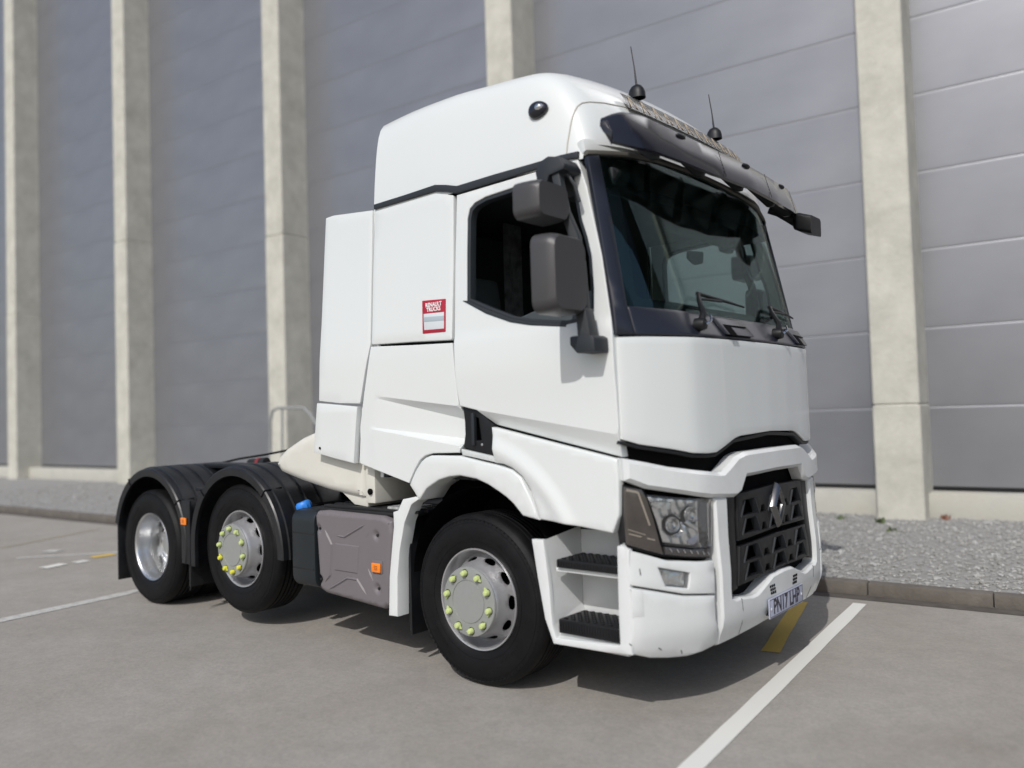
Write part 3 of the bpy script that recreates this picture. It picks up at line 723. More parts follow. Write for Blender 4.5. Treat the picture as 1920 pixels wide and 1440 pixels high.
# ---- headlight
hlo = [(-1.231,1.220),(-1.145,1.198),(-1.112,1.158),(-0.973,1.134),(-0.740,1.108),(-0.758,0.955),(-0.790,0.796),(-0.940,0.817),(-1.059,0.838),(-1.155,0.869),(-1.231,0.902),(-1.235,1.053)]
hl = near(panel("headlight", hlo, surfF, BLACK, T, t=.06, off=-.03, inset=.006, grid=.06))
clr = [(-1.126,1.151),(-0.974,1.125),(-0.760,1.102),(-0.771,0.998),(-0.785,0.913),(-0.842,0.903),(-0.897,0.876),(-0.985,0.890),(-1.057,0.908),(-1.088,1.028)]
def hl_rel(u, v):
    c1 = (-0.997,0.993); c2 = (-0.890,1.030)
    a = math.hypot(u-c1[0], v-c1[1]); b = math.hypot(u-c2[0], v-c2[1])
    h = 0
    if a < .062: h -= .045*(1-(a/.062)**2)
    if b < .062: h -= .04*(1-(b/.062)**2)
    h += .003*math.sin(u*120+v*40)
    return h
panel("headlight_reflector", clr, surfF, REFL, hl, t=.02, off=-.018, inset=.006, grid=.013, rel=hl_rel, sharp=20, back=False)
for p in ((-0.997,0.993), (-0.890,1.035)):
    bm = bmesh.new(); lathe_bm(bm, [(.0, .004), (.012, .003), (.022, -.003), (.028, .006), (.031, -.016), (.036, -.018), (.040, -.010), (.043, .004)], 24)
    for v in bm.verts: v.co = Vector((-v.co.y, v.co.x, v.co.z))
    n_ = nrm(surfF, p[0], p[1], OUTF); n_.z = 0; o = bm_obj("lamp_projector", bm, REFL, hl); P = surfF(*p); o.location = P-n_*.024; o.rotation_euler.z = math.atan2(n_.y, n_.x)*.7
bm = bmesh.new()
for i in range(5):
    a = (-1.109,1.119); y = a[0]+i*.014; z = a[1]+.0
    for dz in (0, -.026):
        X = XF(y, z)-.006; A = [bm.verts.new((X, y, z+dz)), bm.verts.new((X+.002, y+.009, z+dz+.01)), bm.verts.new((X+.002, y+.013, z+dz+.006)), bm.verts.new((X, y+.006, z+dz-.008))]; bm.faces.new(A)
bm_obj("reflector_chevrons", bm, CHROME, hl)
ind = [(-1.226,1.206),(-1.150,1.188),(-1.129,1.137),(-1.103,1.038),(-1.066,0.850),(-1.154,0.883),(-1.228,0.913),(-1.231,1.053)]
panel("indicator_lens", ind, surfF, SMOKE, hl, t=.02, off=.0, inset=.008, grid=.05)
bm = bmesh.new()
def ribbon(pa, pb, w, off):
    a = surfF(*pa); b = surfF(*pb); n1 = nrm(surfF, pa[0], pa[1], OUTF)*off; a = a+n1; b = b+n1
    d = (b-a).normalized(); s = d.cross(n1.normalized())*w
    q = [a-s, b-s, b+s, a+s]; A = [bm.verts.new(v) for v in q]; B = [bm.verts.new(v-n1.normalized()*.004) for v in q]
    bm.faces.new(A); bm.faces.new(B[::-1])
    for i in range(4): bm.faces.new((A[i], B[i], B[(i+1) % 4], A[(i+1) % 4]))
ribbon((-1.220,1.190), (-1.170,1.175), .006, .002); ribbon((-1.170,1.175), (-1.127,1.004), .0045, .002); ribbon((-1.221,0.969), (-1.105,0.927), .003, .002); ribbon((-1.224,0.991), (-1.149,0.958), .002, .002)
bm_obj("indicator_light_guide", bm, pmat("light_guide", (.42, .37, .31), .2, metal=.5, coat=1), hl)
drl = [(-1.056,0.889),(-0.905,0.860),(-0.784,0.857),(-0.793,0.808),(-0.933,0.825),(-1.055,0.849)]
panel("daytime_lamp_strip", drl, surfF, pmat("daytime_lamp_smoked", (.05, .045, .045), .15, coat=1), hl, t=.02, off=-.004, inset=.003, grid=.05)
bm = bmesh.new()
for i in range(7):
    ta, tb = ((-1.032,0.876), (-0.814,0.836)); y = ta[0]+(tb[0]-ta[0])*i/6; z = ta[1]+(tb[1]-ta[1])*i/6-.008
    ribbon((y, z+.009), (y+.010, z-.010), .003, .001)
bm_obj("daytime_lamp_leds", bm, CHROME, hl)
panel("light_bar", rnd([(-0.838,1.101),(-0.774,1.092),(-0.791,0.930),(-0.837,0.947),(-0.843,1.006)], .008), surfF, pmat("pale_light_bar", (.60, .63, .64), .3, coat=1), hl, t=.03, off=-.004, inset=.006, grid=.04)
panel("lamp_divider", [(-0.941,1.001),(-0.922,1.011),(-0.778,0.929),(-0.780,0.912),(-0.839,0.930)], surfF, CHROME, hl, t=.02, off=-.006, inset=.003, grid=.04)
panel("lamp_wedge", [(-0.927,0.909),(-0.846,0.931),(-0.841,0.914),(-0.893,0.881),(-0.926,0.890)], surfF, pmat("lamp_facet", (.48, .50, .60), .25, metal=.4, coat=1), hl, t=.02, off=-.006, inset=.003, grid=.04)
panel("lamp_bezel", [(-1.133,1.159),(-0.973,1.131),(-0.751,1.104),(-0.789,0.802),(-0.904,0.865),(-1.064,0.898),(-1.093,1.029)], surfF, BLACK, hl, t=.02, off=-.010, inset=.003, grid=.05, holes=[inset_poly([(-1.133,1.159),(-0.973,1.131),(-0.751,1.104),(-0.775,0.917),(-0.898,0.870),(-1.063,0.904),(-1.093,1.029)], .006)])
panel("upper_lamp_housing", [(-1.116,1.131),(-0.998,1.111),(-1.012,1.071),(-1.095,1.086)], surfF, REFL, hl, t=.02, off=-.008, inset=.004, grid=.04, crisp=True, sharp=20)
hlens = [(-1.133,1.162),(-0.973,1.134),(-0.745,1.106),(-0.758,0.997),(-0.779,0.862),(-0.904,0.865),(-1.058,0.898),(-1.093,1.029)]
panel("headlight_lens", hlens, surfF, LENS, hl, t=.004, off=.006, inset=.003, grid=.05)
# ---- entry steps
near(panel("step_frame", [(0.461,0.899),(0.543,0.902),(0.573,0.651),(0.586,0.446),(0.609,0.381),(0.807,0.391),(1.014,0.401),(1.011,0.565),(1.015,0.905),(1.031,0.906),(1.087,0.889),(1.083,0.627),(1.084,0.365),(0.905,0.354),(0.590,0.347),(0.537,0.474),(0.494,0.701)], surfS, BUMPW, T, t=.03, off=.002, inset=.006, grid=.06))
st = near(box("step_well", (.60, -.965, .40), (1.05, -.945, .93), BUMPW, T, .002))
bm = bmesh.new()
def quad(*p): bm.faces.new([bm.verts.new(v) for v in p])
sxa, sza = (0.543,0.899); sxb, szb = (0.586,0.438); sxc, szc = (0.609,0.381)
quad((sxa, -1.236, sza), (sxb, -1.236, szb), (.60, -.966, .52), (.60, -.966, .95)); quad((sxb, -1.236, szb), (sxc, -1.236, szc), (.62, -.966, .44), (.60, -.966, .52))
quad((sxc, -1.236, szc), (1.045, -1.236, .385), (1.045, -.966, .44), (.62, -.966, .44))
quad((1.045, -1.236, .385), (1.045, -1.236, .92), (1.045, -.966, .93), (1.045, -.966, .44))
near(bm_obj("step_well_side", bm, BUMPW, T))
def tread(z0, z1, xa, xb):
    t_ = near(box("step_tread", (xa, -1.222, z0), (xb, -.985, z1), BLACK, T, .006))
    bm = bmesh.new(); nx, ny = 16, 7
    for i in range(nx):
        for j in range(ny):
            x = xa+.02+(xb-xa-.04)*(i+.5)/nx; y = -1.21+.215*(j+.5)/ny
            if (i+j) % 2 == 0: addbox(bm, (x-.009, y-.009, z1), (x+.009, y+.009, z1+.006))
    for i in range(24):
        x = xa+.012+(xb-xa-.024)*i/23; addbox(bm, (x-.003, -1.226, z0+.01), (x+.003, -1.221, z1-.008))
    bm_obj("tread_studs", bm, BLACK, t_)
    box("tread_support", (xa-.02, -1.20, z0-.025), (xb+.03, -.97, z0-.002), BUMPW, t_, .004)
tread(.755, .800, .612, 1.035)
tread(.405, .480, .615, 1.030)
near(box("step_underlip", (.62, -1.22, .345), (1.05, -.9, .38), BUMPW, T, .01))

# ---- windscreen, pillars, cowl
# glass reaches from pillar to pillar; header arc
def hz(y): return 3.055-.085*(abs(y)/1.2)**2.2
top = [(y, hz(y)) for y in [0, -.3, -.6, -.85, -1.0, -1.10]]
panel("windscreen", sym([(u, v-.012) for u, v in top]+[(-1.12, 2.6), (-1.15, 2.14), (-.8, 2.125), (0, 2.12)]), surfF, GLASS, T, t=.006, off=.0, inset=.002, grid=.10, sharp=60)
panel("windscreen_pillar", [(-1.108, hz(1.1)-.004), (-1.192, hz(1.19)-.015), (-1.20, 2.8), (-1.232, 2.15), (-1.238, 1.985), (-1.15, 1.985), (-1.150, 2.14), (-1.122, 2.6)], surfF, PILL, T, t=.03, off=.008, inset=.008, drop=.012, grid=.08)
panel("windscreen_pillar", [(1.108, hz(1.1)-.004), (1.192, hz(1.19)-.015), (1.20, 2.8), (1.232, 2.15), (1.238, 1.985), (1.15, 1.985), (1.150, 2.14), (1.122, 2.6)], surfF, PILL, T, t=.03, off=.008, inset=.008, drop=.012, grid=.08)
panel("ceramic_border", sym([(0, 3.04), (-.6, hz(.6)-.014), (-1.0, hz(1)-.014), (-1.10, hz(1.1)-.014), (-1.12, 2.6), (-1.148, 2.14), (0, 2.118)]), surfF, BAND, T, t=.003, off=-.009, inset=.001, grid=.10,
      holes=[rnd([(-.99, 2.98), (.99, 2.98), (1.03, 2.6), (1.075, 2.185), (.5, 2.165), (-.5, 2.165), (-1.075, 2.185), (-1.03, 2.6)], .05)])
panel("sun_blind", sym([(0, 3.035), (-.6, 3.02), (-1.06, 2.975), (-1.107,2.910), (-1.075,2.867), (-0.999,2.832), (-0.864,2.831), (-0.618,2.854), (-0.337,2.843), (0, 2.83)]), surfF, BAND, T, t=.01, off=-.03, inset=.004, grid=.10)
panel("cowl_panel", sym([(0, 2.118), (-.6, 2.122), (-1.148, 2.136), (-1.149, 1.985), (0, 1.982)]), surfF, PILL, T, t=.03, off=.004, inset=.006, grid=.022, sharp=50)
hdx = [(0, 3.062), (-.3, hz(.3)+.002), (-.6, hz(.6)+.002), (-.85, hz(.85)+.002), (-1.0, hz(1)+.002), (-1.192, hz(1.19)+.002)]
panel("roof_brow", sym([(u, v+.085) for u, v in hdx] + [(u, v+.010) for u, v in hdx[::-1]]), surfF, WHITE, T, t=.05, off=-.004, inset=.006, grid=.05)
panel("windscreen_header", sym([(u, v+.014) for u, v in hdx] + [(u, v-.010) for u, v in hdx[::-1]]), surfF, pmat('header_seal', (.10, .095, .085), .6), T, t=.03, off=.012, inset=.005, grid=.08)
# wipers
def wiper(y0, y1):
    w = empty("wiper", (0, 0, 0), T)
    z0 = 2.045; p0_ = surfF(y0, z0)+Vector((.04, 0, .0))
    pts_ = [p0_, surfF(y0+.03, 2.09)+Vector((.07, 0, .02)), surfF(y0+.10, 2.19)+Vector((.05, 0, 0)), surfF(y0+.14, 2.235)+Vector((.035, 0, 0))]
    tube("wiper_arm", pts_, [.022, .018, .014, .011], BLACK, w)
    tube("wiper_blade", [surfF(y0+.14+(y1-y0)*t, 2.235-.035*t)+Vector((.028, 0, 0)) for t in (0, .3, .6, 1)], [.012, .010, .009, .006], BLACK, w)
    tube("wiper_linkage", [surfF(y0+.12, 2.20)+Vector((.045, 0, 0)), surfF(y0+.28, 2.205)+Vector((.045, 0, 0)), surfF(y0+.40, 2.21)+Vector((.03, 0, 0))], .008, BLACK, w)
    bm = bmesh.new(); lathe_bm(bm, [(.0, -.03), (.03, -.026), (.036, 0), (.036, .03)], 14)
    for v in bm.verts: v.co = Vector((-v.co.y, v.co.x, v.co.z))
    o = bm_obj("wiper_pivot", bm, BLACK, w); o.location = p0_
    tube("washer_jet", [p0_+Vector((.03, .0, .0)), p0_+Vector((.045, .035, .02)), p0_+Vector((.03, .06, .05))], .006, CHROME, w)
wiper((-0.756,2.043)[0], (-0.756,2.043)[0]+.56)
wiper((0.232,2.040)[0], (0.232,2.040)[0]+.50)
for y in ((-0.519,2.025)[0], .56):
    prism("cowl_handle_recess", [(y, 2.00), (y+.33, 2.00), (y+.33, 2.07), (y+.29, 2.105), (y, 2.105)], lambda u, v, d: (XF(u, v)+d, u, v), .006, .030, PILL, T, .008)
    prism("cowl_grab_slot", [(y+.03, 1.995), (y+.10, 1.995), (y+.10, 2.055), (y+.30, 2.055), (y+.30, 2.062), (y+.03, 2.062)], lambda u, v, d: (XF(u, v)+d, u, v), .028, .034, DARK, T)

# ---- roof
RP = [(-.835, 3.625), (-.55, 3.650), (-.25, 3.655), (.05, 3.65), (.30, 3.648), (.48, 3.640), (.62, 3.610), (.74, 3.545), (.83, 3.46), (.90, 3.36), (.955, 3.24), (.995, 3.12), (1.01, 3.055)]
SEC = [(1, -.02), (.998, .10), (.992, .25), (.984, .40), (.975, .55), (.964, .68), (.952, .78), (.936, .86), (.912, .92), (.868, .955), (.79, .974), (.66, .982), (.52, .991), (.36, .996), (.18, .999)]
def smooth_pts(P, m):
    out = []
    for i in range(len(P)-1):
        p0, p1, p2, p3 = P[max(i-1, 0)], P[i], P[i+1], P[min(i+2, len(P)-1)]
        for k in range(m):
            t = k/m; out.append(tuple(.5*((2*b)+(c-a)*t+(2*a-5*b+4*c-d)*t*t+(3*b-a-3*c+d)*t**3) for a, b, c, d in zip(p0, p1, p2, p3)))
    return out+[P[-1]]
rings = []
RPs = smooth_pts(RP, 3)
for i, (px_, pz_) in enumerate(RPs):
    k = max(0, min(1, (px_-.35)/.6)); k = k*k*(3-2*k)
    ring = []
    full = [(-a, b) for a, b in SEC] + [(0, 1)] + [(a, b) for a, b in SEC[::-1]]
    kk = max(0, min(1, (px_+.1)/.8))
    for a, b in full:
        y = a*1.187
        if b > .3: b = b*(1-.10*kk*a*a)
        dx = k*interp(abs(y), PY, PX)*.62*(1 if True else 0)
        base = 2.955
        z = base+(pz_-base)*b
        if b < 0: z = base-.005
        # bottom of the side follows the belt, rises with the header arc at the front
        zz_ = max(z, 0)
        ring.append((px_+dx-.0, y, zz_))
    rings.append(ring)
bm = bmesh.new(); V = [[bm.verts.new(p) for p in r] for r in rings]
for a, b in zip(V[:-1], V[1:]):
    for i in range(len(a)-1): bm.faces.new((a[i], a[i+1], b[i+1], b[i]))
bm.faces.new(V[0])
# skirt down to the belt so that nothing gapes
for s in (0, -1):
    for a, b in zip(V[:-1], V[1:]): pass
roof = bm_obj("roof_fairing", bm, WHITE, T, sharp=50)
# upper cab shell (between header and roof so no gap)
box("roof_pan", (-.80, -1.17, 2.975), (.70, 1.17, 3.0), WHITE, T, .01)
for s in (-1, 1):
    pass
# seam of the roof front cap
def roofpt(k, frac_idx, lift):
    pass
bm = bmesh.new(); sm = []
for i in range(len(rings[0])):
    p = Vector(rings[27][i])
    c = Vector((p.x, 0, 3.1)); d = (p-c); d.x = 0; d = d.normalized() if d.length > 0 else Vector((0, 0, 1)); sm.append(p+d*.001)
tube("roof_cap_seam", sm, .0045, pmat("seam_sealant", (.45, .43, .38), .7), roof, 6)
# side marker camera on the roof flank
for s in (-1, 1):
    o = empty("roof_side_lamp", (.545, s*1.165, 3.30), T)
    bm = bmesh.new(); bmesh.ops.create_uvsphere(bm, u_segments=20, v_segments=12, radius=1)
    for v in bm.verts: v.co = Vector((v.co.x*.068, v.co.y*.035, v.co.z*.050*(1-.15*v.co.x)))
    bm_obj("lamp_body", bm, VISOR, o)
    bm = bmesh.new(); bmesh.ops.create_uvsphere(bm, u_segments=12, v_segments=8, radius=1)
    for v in bm.verts: v.co = Vector((.02+v.co.x*.03, s*.02+v.co.y*.022, .005+v.co.z*.022))
    bm_obj("lamp_lens", bm, CHROME if s < 0 else CHROME, o)
# roof aerials on black domes
for P in (Vector((0.800,-0.507,3.508)), Vector((0.800,0.542,3.508))):
    a = empty("roof_aerial", P, T)
    rr = [(.052, -.03), (.050, .0), (.044, .025), (.030, .045), (.012, .055), (.0, .057)]
    bm = bmesh.new(); lathe_bm(bm, [(r, z) for r, z in rr], 20)
    for v in bm.verts: v.co = Vector((v.co.x*1.1, v.co.z*.8, v.co.y))
    bm_obj("aerial_base", bm, BLACK, a)
    tube("aerial_whip", [(0, 0, .05), (-.01, 0, .16), (-.03, 0, .30)], [.007, .004, .003], BLACK, a, 6)
# gold name lettering on the roof front, and its dark outline plate
def roof_front(y, z):
    # point on the roof cap at height z
    zs_ = [(p[1], p[0]) for p in RP[5:]][::-1]
    x = interp(z, [q[0] for q in zs_], [q[1] for q in zs_]); k = max(0, min(1, (x-.35)/.6)); k = k*k*(3-2*k)
    return Vector((x+k*interp(abs(y), PY, PX)*.62, y, z))
bm = bmesh.new(); ny, nz = 24, 5
gr = [[bm.verts.new(roof_front(-.78+1.56*i/ny, 3.31+.105*j/nz)+Vector((.014, 0, .012))) for j in range(nz+1)] for i in range(ny+1)]
for i in range(ny):
    for j in range(nz): bm.faces.new((gr[i][j], gr[i+1][j], gr[i+1][j+1], gr[i][j+1]))
bmesh.ops.solidify(bm, geom=bm.faces[:], thickness=.004)
sign = bm_obj("roof_sign_film", bm, pmat("reflective_sign_film", (.12, .12, .12), .18, metal=.5, coat=.5, var=.4, vscale=14), T)
for k in range(12):
    y = -.72+k*.13
    bm = bmesh.new()
    for (a, b) in (((-.03, 3.32), (.0, 3.40)), ((.0, 3.40), (.035, 3.325)), ((-.02, 3.355), (.03, 3.36)))[:2+(k % 2)]:
        p = roof_front(y+a[0], a[1])+Vector((.0155, 0, .0135)); q = roof_front(y+b[0], b[1])+Vector((.0155, 0, .0135))
        w_ = Vector((0, .006, 0)); h_ = Vector((.0015, 0, .0015))
        A = [bm.verts.new(v) for v in (p-w_, p+w_, q+w_, q-w_)]; B = [bm.verts.new(v.co+h_) for v in A]
        bm.faces.new(A); bm.faces.new(B[::-1])
        for i in range(4): bm.faces.new((A[i], B[i], B[(i+1) % 4], A[(i+1) % 4]))
    bm_obj("sign_letter", bm, GOLD, sign)

# ---- sun visor
def vX(y, z, o=0):
    return interp(abs(y), [0, .4, .8, 1.0, 1.12, 1.19, 1.25], [1.29, 1.275, 1.225, 1.19, 1.16, 1.13, 1.09]) - (z-2.94)*.28 + o
VB = lambda y: interp(abs(y), [0, .5, .9, 1.05, 1.25], [2.915, 2.912, 2.938, 2.948, 2.940])
def vt(y): return interp(abs(y), [0, .4, .8, 1.0, 1.15, 1.25], [3.105, 3.105, 3.135, 3.165, 3.155, 3.125])
rings = []
N_ = 44
for i in range(N_+1):
    y = -1.25+2.50*i/N_; zb, zt = VB(y), vt(y); zm = (zb+zt)/2
    e = max(0, (abs(y)-1.16)/.09); zt -= .02*e; zb += .025*e; lip = .11*(1-max(0, min(1, (abs(y)-.95)/.2)))+.03; 
    sec = [(vX(y, zb)-.012, zb), (vX(y, zb)+.004, zb+.008), (vX(y, zb+.04)+.012, zb+.05), (vX(y, zm)+.014, zm), (vX(y, zt)+.004, zt-.012), (vX(y, zt)-.012, zt), (vX(y, zt)-lip, zt+.02*lip/.11), (vX(y, zt)-lip-.002, zt-.004+.014*lip/.11), (vX(y, zt)-.02, zt-.014), (vX(y, zm)-.004, zm), (vX(y, zb)-.02, zb+.01)]
    rings.append([(a, y, b) for a, b in sec])
vis = loft("sun_visor", rings, VISOR, T, sharp=30)
for y in (-.62, -.1, .42, .9):
    pass
for y in (-.95, -.55, -.10, .42, .88):
    zb = VB(y); X = vX(y, zb)
    prism("visor_bracket", [(X-.012, zb+.02), (X-.22, 3.12), (X-.22, 3.07), (X-.07, zb-.012), (X-.03, zb-.014)], lambda u, v, d, y=y: (u, y+d, v), -.016, .016, BLACK, vis, .004)
for y in (-.72, 0, .72):
    zt = vt(y)-.03
    bm = bmesh.new(); bmesh.ops.create_uvsphere(bm, u_segments=14, v_segments=8, radius=1)
    for v in bm.verts: v.co = Vector((vX(y, zt)+v.co.x*.02, y+v.co.y*.05, zt+v.co.z*.016))
    bm_obj("visor_marker_lamp", bm, BLACK, vis)
for y in (-.38, .28, .92):
    bm = bmesh.new()
    for a, b in zip([VB(y)+.01+.02*i for i in range(9)][:-1], [VB(y)+.01+.02*i for i in range(9)][1:]): addbox(bm, (vX(y, a)+.0135, y-.0025, a), (vX(y, b)+.018, y+.0025, b))
    bm_obj("visor_seam", bm, DARK, vis)
# end caps of the visor
for s in (-1, 1):
    rs = []
    for i in range(5):
        y = s*(1.25+.012*i/4); f = 1-(i/4)**2*.5; zb, zt = VB(1.25)+.015, vt(1.25)-.02; zm = (zb+zt)/2
        rs.append([(vX(1.275, z)+dx, y, zm+(z-zm)*f) for z, dx in ((zb, -.012), (zb+.05, .012), (zm, .013), (zt-.012, .002), (zt, -.03), (zm, -.03))])
    loft("visor_end_cap", rs, VISOR, vis, sharp=50)

# ---- mirrors
mr_ = near(empty("mirror_assembly", (0, 0, 0), T))
def housing(name, yo, yi, z0, z1, xf, depth, par, rr=.05, taper=0.0):
    rings = []
    for t, sc in ((0, .80), (.12, .90), (.35, .97), (.7, 1.0), (1, 1.0)):
        x = xf-depth*t; cyy = (yo+yi)/2; cz = (z0+z1)/2; hy = abs(yo-yi)/2*(.88+.12*(sc-.8)/.2); hz_ = (z1-z0)/2*(.90+.10*(sc-.8)/.2)
        ring = []
        for q, (sy1, sz1) in enumerate(((1, 1), (-1, 1), (-1, -1), (1, -1))):
            for k in range(6):
                a = (q*90+k*18)*math.pi/180
                yy = sy1*(hy-rr)+rr*math.cos(a); z_ = sz1*(hz_-rr)+rr*math.sin(a)
                ring.append((x-taper*(z_/hz_)*-.0, cyy+yy, cz+z_+taper*t*0))
        rings.append(ring)
    h = loft(name, rings, DGREY, par, sharp=45)
    box("mirror_glass", (xf-depth-.004, min(yo, yi)+.03, z0+.03), (xf-depth-.001, max(yo, yi)-.03, z1-.03), MIRG, h, .001)
    return h
housing("main_mirror", -1.63, -1.33, 2.085, 2.485, .955, .135, mr_, .06)
housing("wide_angle_mirror", -1.62, -1.34, 2.575, 2.765, .865, .155, mr_, .045)
def slab(name, pts, w, y0, y1, mat, par, bev=.008):
    """flat bar following (x,z) points with half width w"""
    L, Rr = [], []
    for i, p in enumerate(pts):
        a = Vector(pts[max(i-1, 0)]); b = Vector(pts[min(i+1, len(pts)-1)]); d = (b-a).normalized(); n = Vector((-d.y, d.x)); ww = w[i] if isinstance(w, (list, tuple)) else w
        p = Vector(p); L.append(tuple(p+n*ww)); Rr.append(tuple(p-n*ww))
    return prism(name, L+Rr[::-1], lambda u, v, d: (u, d, v), y0, y1, mat, par, bev)
slab("mirror_arm", [(.775, 2.86), (.80, 2.74), (.825, 2.64), (.880, 2.50), (.905, 2.36), (.920, 2.15), (.930, 2.05)], [.026, .022, .020, .026, .024, .022, .022], -1.345, -1.30, MARM, mr_)
slab("mirror_arm_foot", [(.925, 2.12), (.945, 1.96)], [.030, .040], -1.37, -1.29, MARM, mr_)
prism("lower_mount", [(.905, 1.965), (1.03, 1.965), (1.055, 1.95), (1.06, 1.875), (.945, 1.875), (.905, 1.92)], lambda u, v, d: (u-.045, d, v+.018), -1.38, -1.235, TRIM, mr_, .012)
prism("upper_mount", [(.71, 2.90), (.74, 2.945), (.80, 2.965), (.875, 2.945), (.905, 2.90), (.90, 2.875), (.80, 2.86), (.78, 2.80), (.73, 2.80)], lambda u, v, d: (u-.055, d, v-.015), -1.36, -1.20, TRIM, mr_, .012)
tube("mirror_cable", [(.76, -1.31, 2.86), (.82, -1.29, 2.85), (.85, -1.27, 2.79), (.87, -1.26, 2.70)], .010, MARM, mr_)
# kerb view mirror hanging from the far corner of the roof
km = empty("front_view_mirror", (0, 0, 0), T)
tube("mirror_stem", [(1.00, .98, 3.02), (1.06, 1.0, 2.99), (1.12, 1.02, 2.95), (1.17, 1.04, 2.92)], [.03, .03, .035, .045], BLACK, km)
hb = []
for t, s in ((0, .55), (.12, .85), (.4, 1), (1, .97)):
    ring = []
    for q, (sa, sb) in enumerate(((1, 1), (-1, 1), (-1, -1), (1, -1))):
        for k in range(5):
            a = (q*90+k*22.5)*math.pi/180; ring.append((sa*.085+.03*math.cos(a), sb*.035+.022*math.sin(a)))
    hb.append([(1.235-.11*(1-t)*.6-.02+.02*c*0, 1.085+c*s*.95, 2.915+d*s*1.2-.05*t) for c, d in ring])
hb = [[(x+.10*t_, y, z) for x, y, z in r_] for r_, t_ in zip(hb, (0, .1, .35, .8))]
hh = loft("front_view_mirror_housing", hb, BLACK, km, sharp=50)
# ---- cab interior
box("cab_floor", (-.75, -.9, 1.12), (1.0, .9, 1.18), DARK, T, 0)
box("rear_cab_wall", (-.83, -1.16, 1.2), (-.79, 1.16, 2.98), INTD, T, 0)
box("rear_cab_skin", (-.86, -1.165, 1.2), (-.832, 1.165, 2.98), WHITE, T, 0)
box("headlining", (-.78, -1.15, 2.93), (.86, 1.15, 2.97), INTD, T, 0)
dash = prism("dashboard", [(.72, 1.55), (.70, 1.90), (.78, 2.06), (.88, 2.09), (1.03, 2.07), (1.03, 1.55)], lambda u, v, d: (u, d, v), -1.02, 1.02, INTM, T, .03)
for s in (-1, 1):
    box("inner_side_wall", (-.78, s*1.11-.01, 1.2), (-.10, s*1.11+.01, 2.95), INTD, T, 0)
    box("door_lining", (-.08, s*1.12-.015, 1.2), (1.0, s*1.12+.015, 1.98), INTD, T, 0)
    seat = empty("seat", (0, 0, 0), T)
    box("seat_base", (-.30, s*.62-.26, 1.12), (.25, s*.62+.26, 1.62), INTM, seat, .05)
    prism("seat_back", [(-.34, 1.55), (-.20, 1.55), (-.30, 2.28), (-.44, 2.28)], lambda u, v, d, s=s: (u, s*.62+d, v), -.24, .24, INTM, seat, .05)
    prism("headrest", [(-.45, 2.30), (-.33, 2.30), (-.36, 2.52), (-.46, 2.52)], lambda u, v, d, s=s: (u, s*.62+d, v), -.14, .14, INTM, seat, .04)
for (ya, yb, xx) in ((-.52, -.34, -.28), (.55, .80, -.30)):
    bm = bmesh.new(); A, B = [], []
    for i in range(41):
        t = i/40; y = ya+(yb-ya)*t; x = xx+.022*math.sin(i*1.35); A.append(bm.verts.new((x, y, 1.75))); B.append(bm.verts.new((x*.98, y, 2.90)))
    for i in range(40): bm.faces.new((A[i], A[i+1], B[i+1], B[i]))
    bmesh.ops.solidify(bm, geom=bm.faces[:], thickness=.004)
    bm_obj("bunk_curtain", bm, FABR, T)
bm = bmesh.new(); bmesh.ops.create_circle(bm, segments=8, radius=.015)
bm.free()
bm = bmesh.new(); rows = []
for i in range(28):
    a = 2*math.pi*i/28; rows.append([bm.verts.new(((.22+.014*math.cos(b))*math.cos(a), (.22+.014*math.cos(b))*math.sin(a), .014*math.sin(b))) for b in [2*math.pi*k/8 for k in range(8)]])
for i in range(28):
    a, b = rows[i], rows[(i+1) % 28]
    for k in range(8): bm.faces.new((a[k], a[(k+1) % 8], b[(k+1) % 8], b[k]))
addbox(bm, (-.21, -.02, -.01), (.21, .02, .01))
sw = bm_obj("steering_wheel", bm, INTD, T); sw.location = (.62, -.62, 2.02); sw.rotation_euler = (0, R(-40), 0)
# overhead shelf
prism("centre_console_shelf", [(.60, 2.80), (.95, 2.80), (.95, 2.92), (.60, 2.93)], lambda u, v, d: (u, d, v), -1.05, 1.05, INTD, T, .02)

prism("instrument_binnacle", [(.02, 2.17), (.35, 2.25), (.66, 2.30), (.74, 2.24), (.76, 2.0), (.02, 2.0)], lambda u, v, d: (u, d, v), -.86, -.30, pmat("binnacle_grey", (.06, .075, .085), .6), T, .02)
im = empty("interior_mirror", (0, 0, 0), T)  # added shapes standing in for exterior mirror reflections in the windscreen
P = Vector((0.930,0.527,2.754))
prism("mirror_case", rnd([(-.055, -.075), (.055, -.075), (.06, .06), (-.045, .075)], .02), lambda u, v, d: (P.x+d, P.y+u, P.z+v), -.03, .02, BLACK, im, .008)
tube("mirror_stalk", [P+Vector((0, 0, .06)), P+Vector((-.02, 0, .20))], .014, BLACK, im)
P2 = Vector((0.800,0.168,2.598))
prism("sun_visor_flap", rnd([(-.10, -.02), (.0, -.055), (.11, -.03), (.12, .05), (-.09, .03)], .02), lambda u, v, d: (P2.x+d, P2.y+u, P2.z+v), -.01, .01, INTM, im, .004)
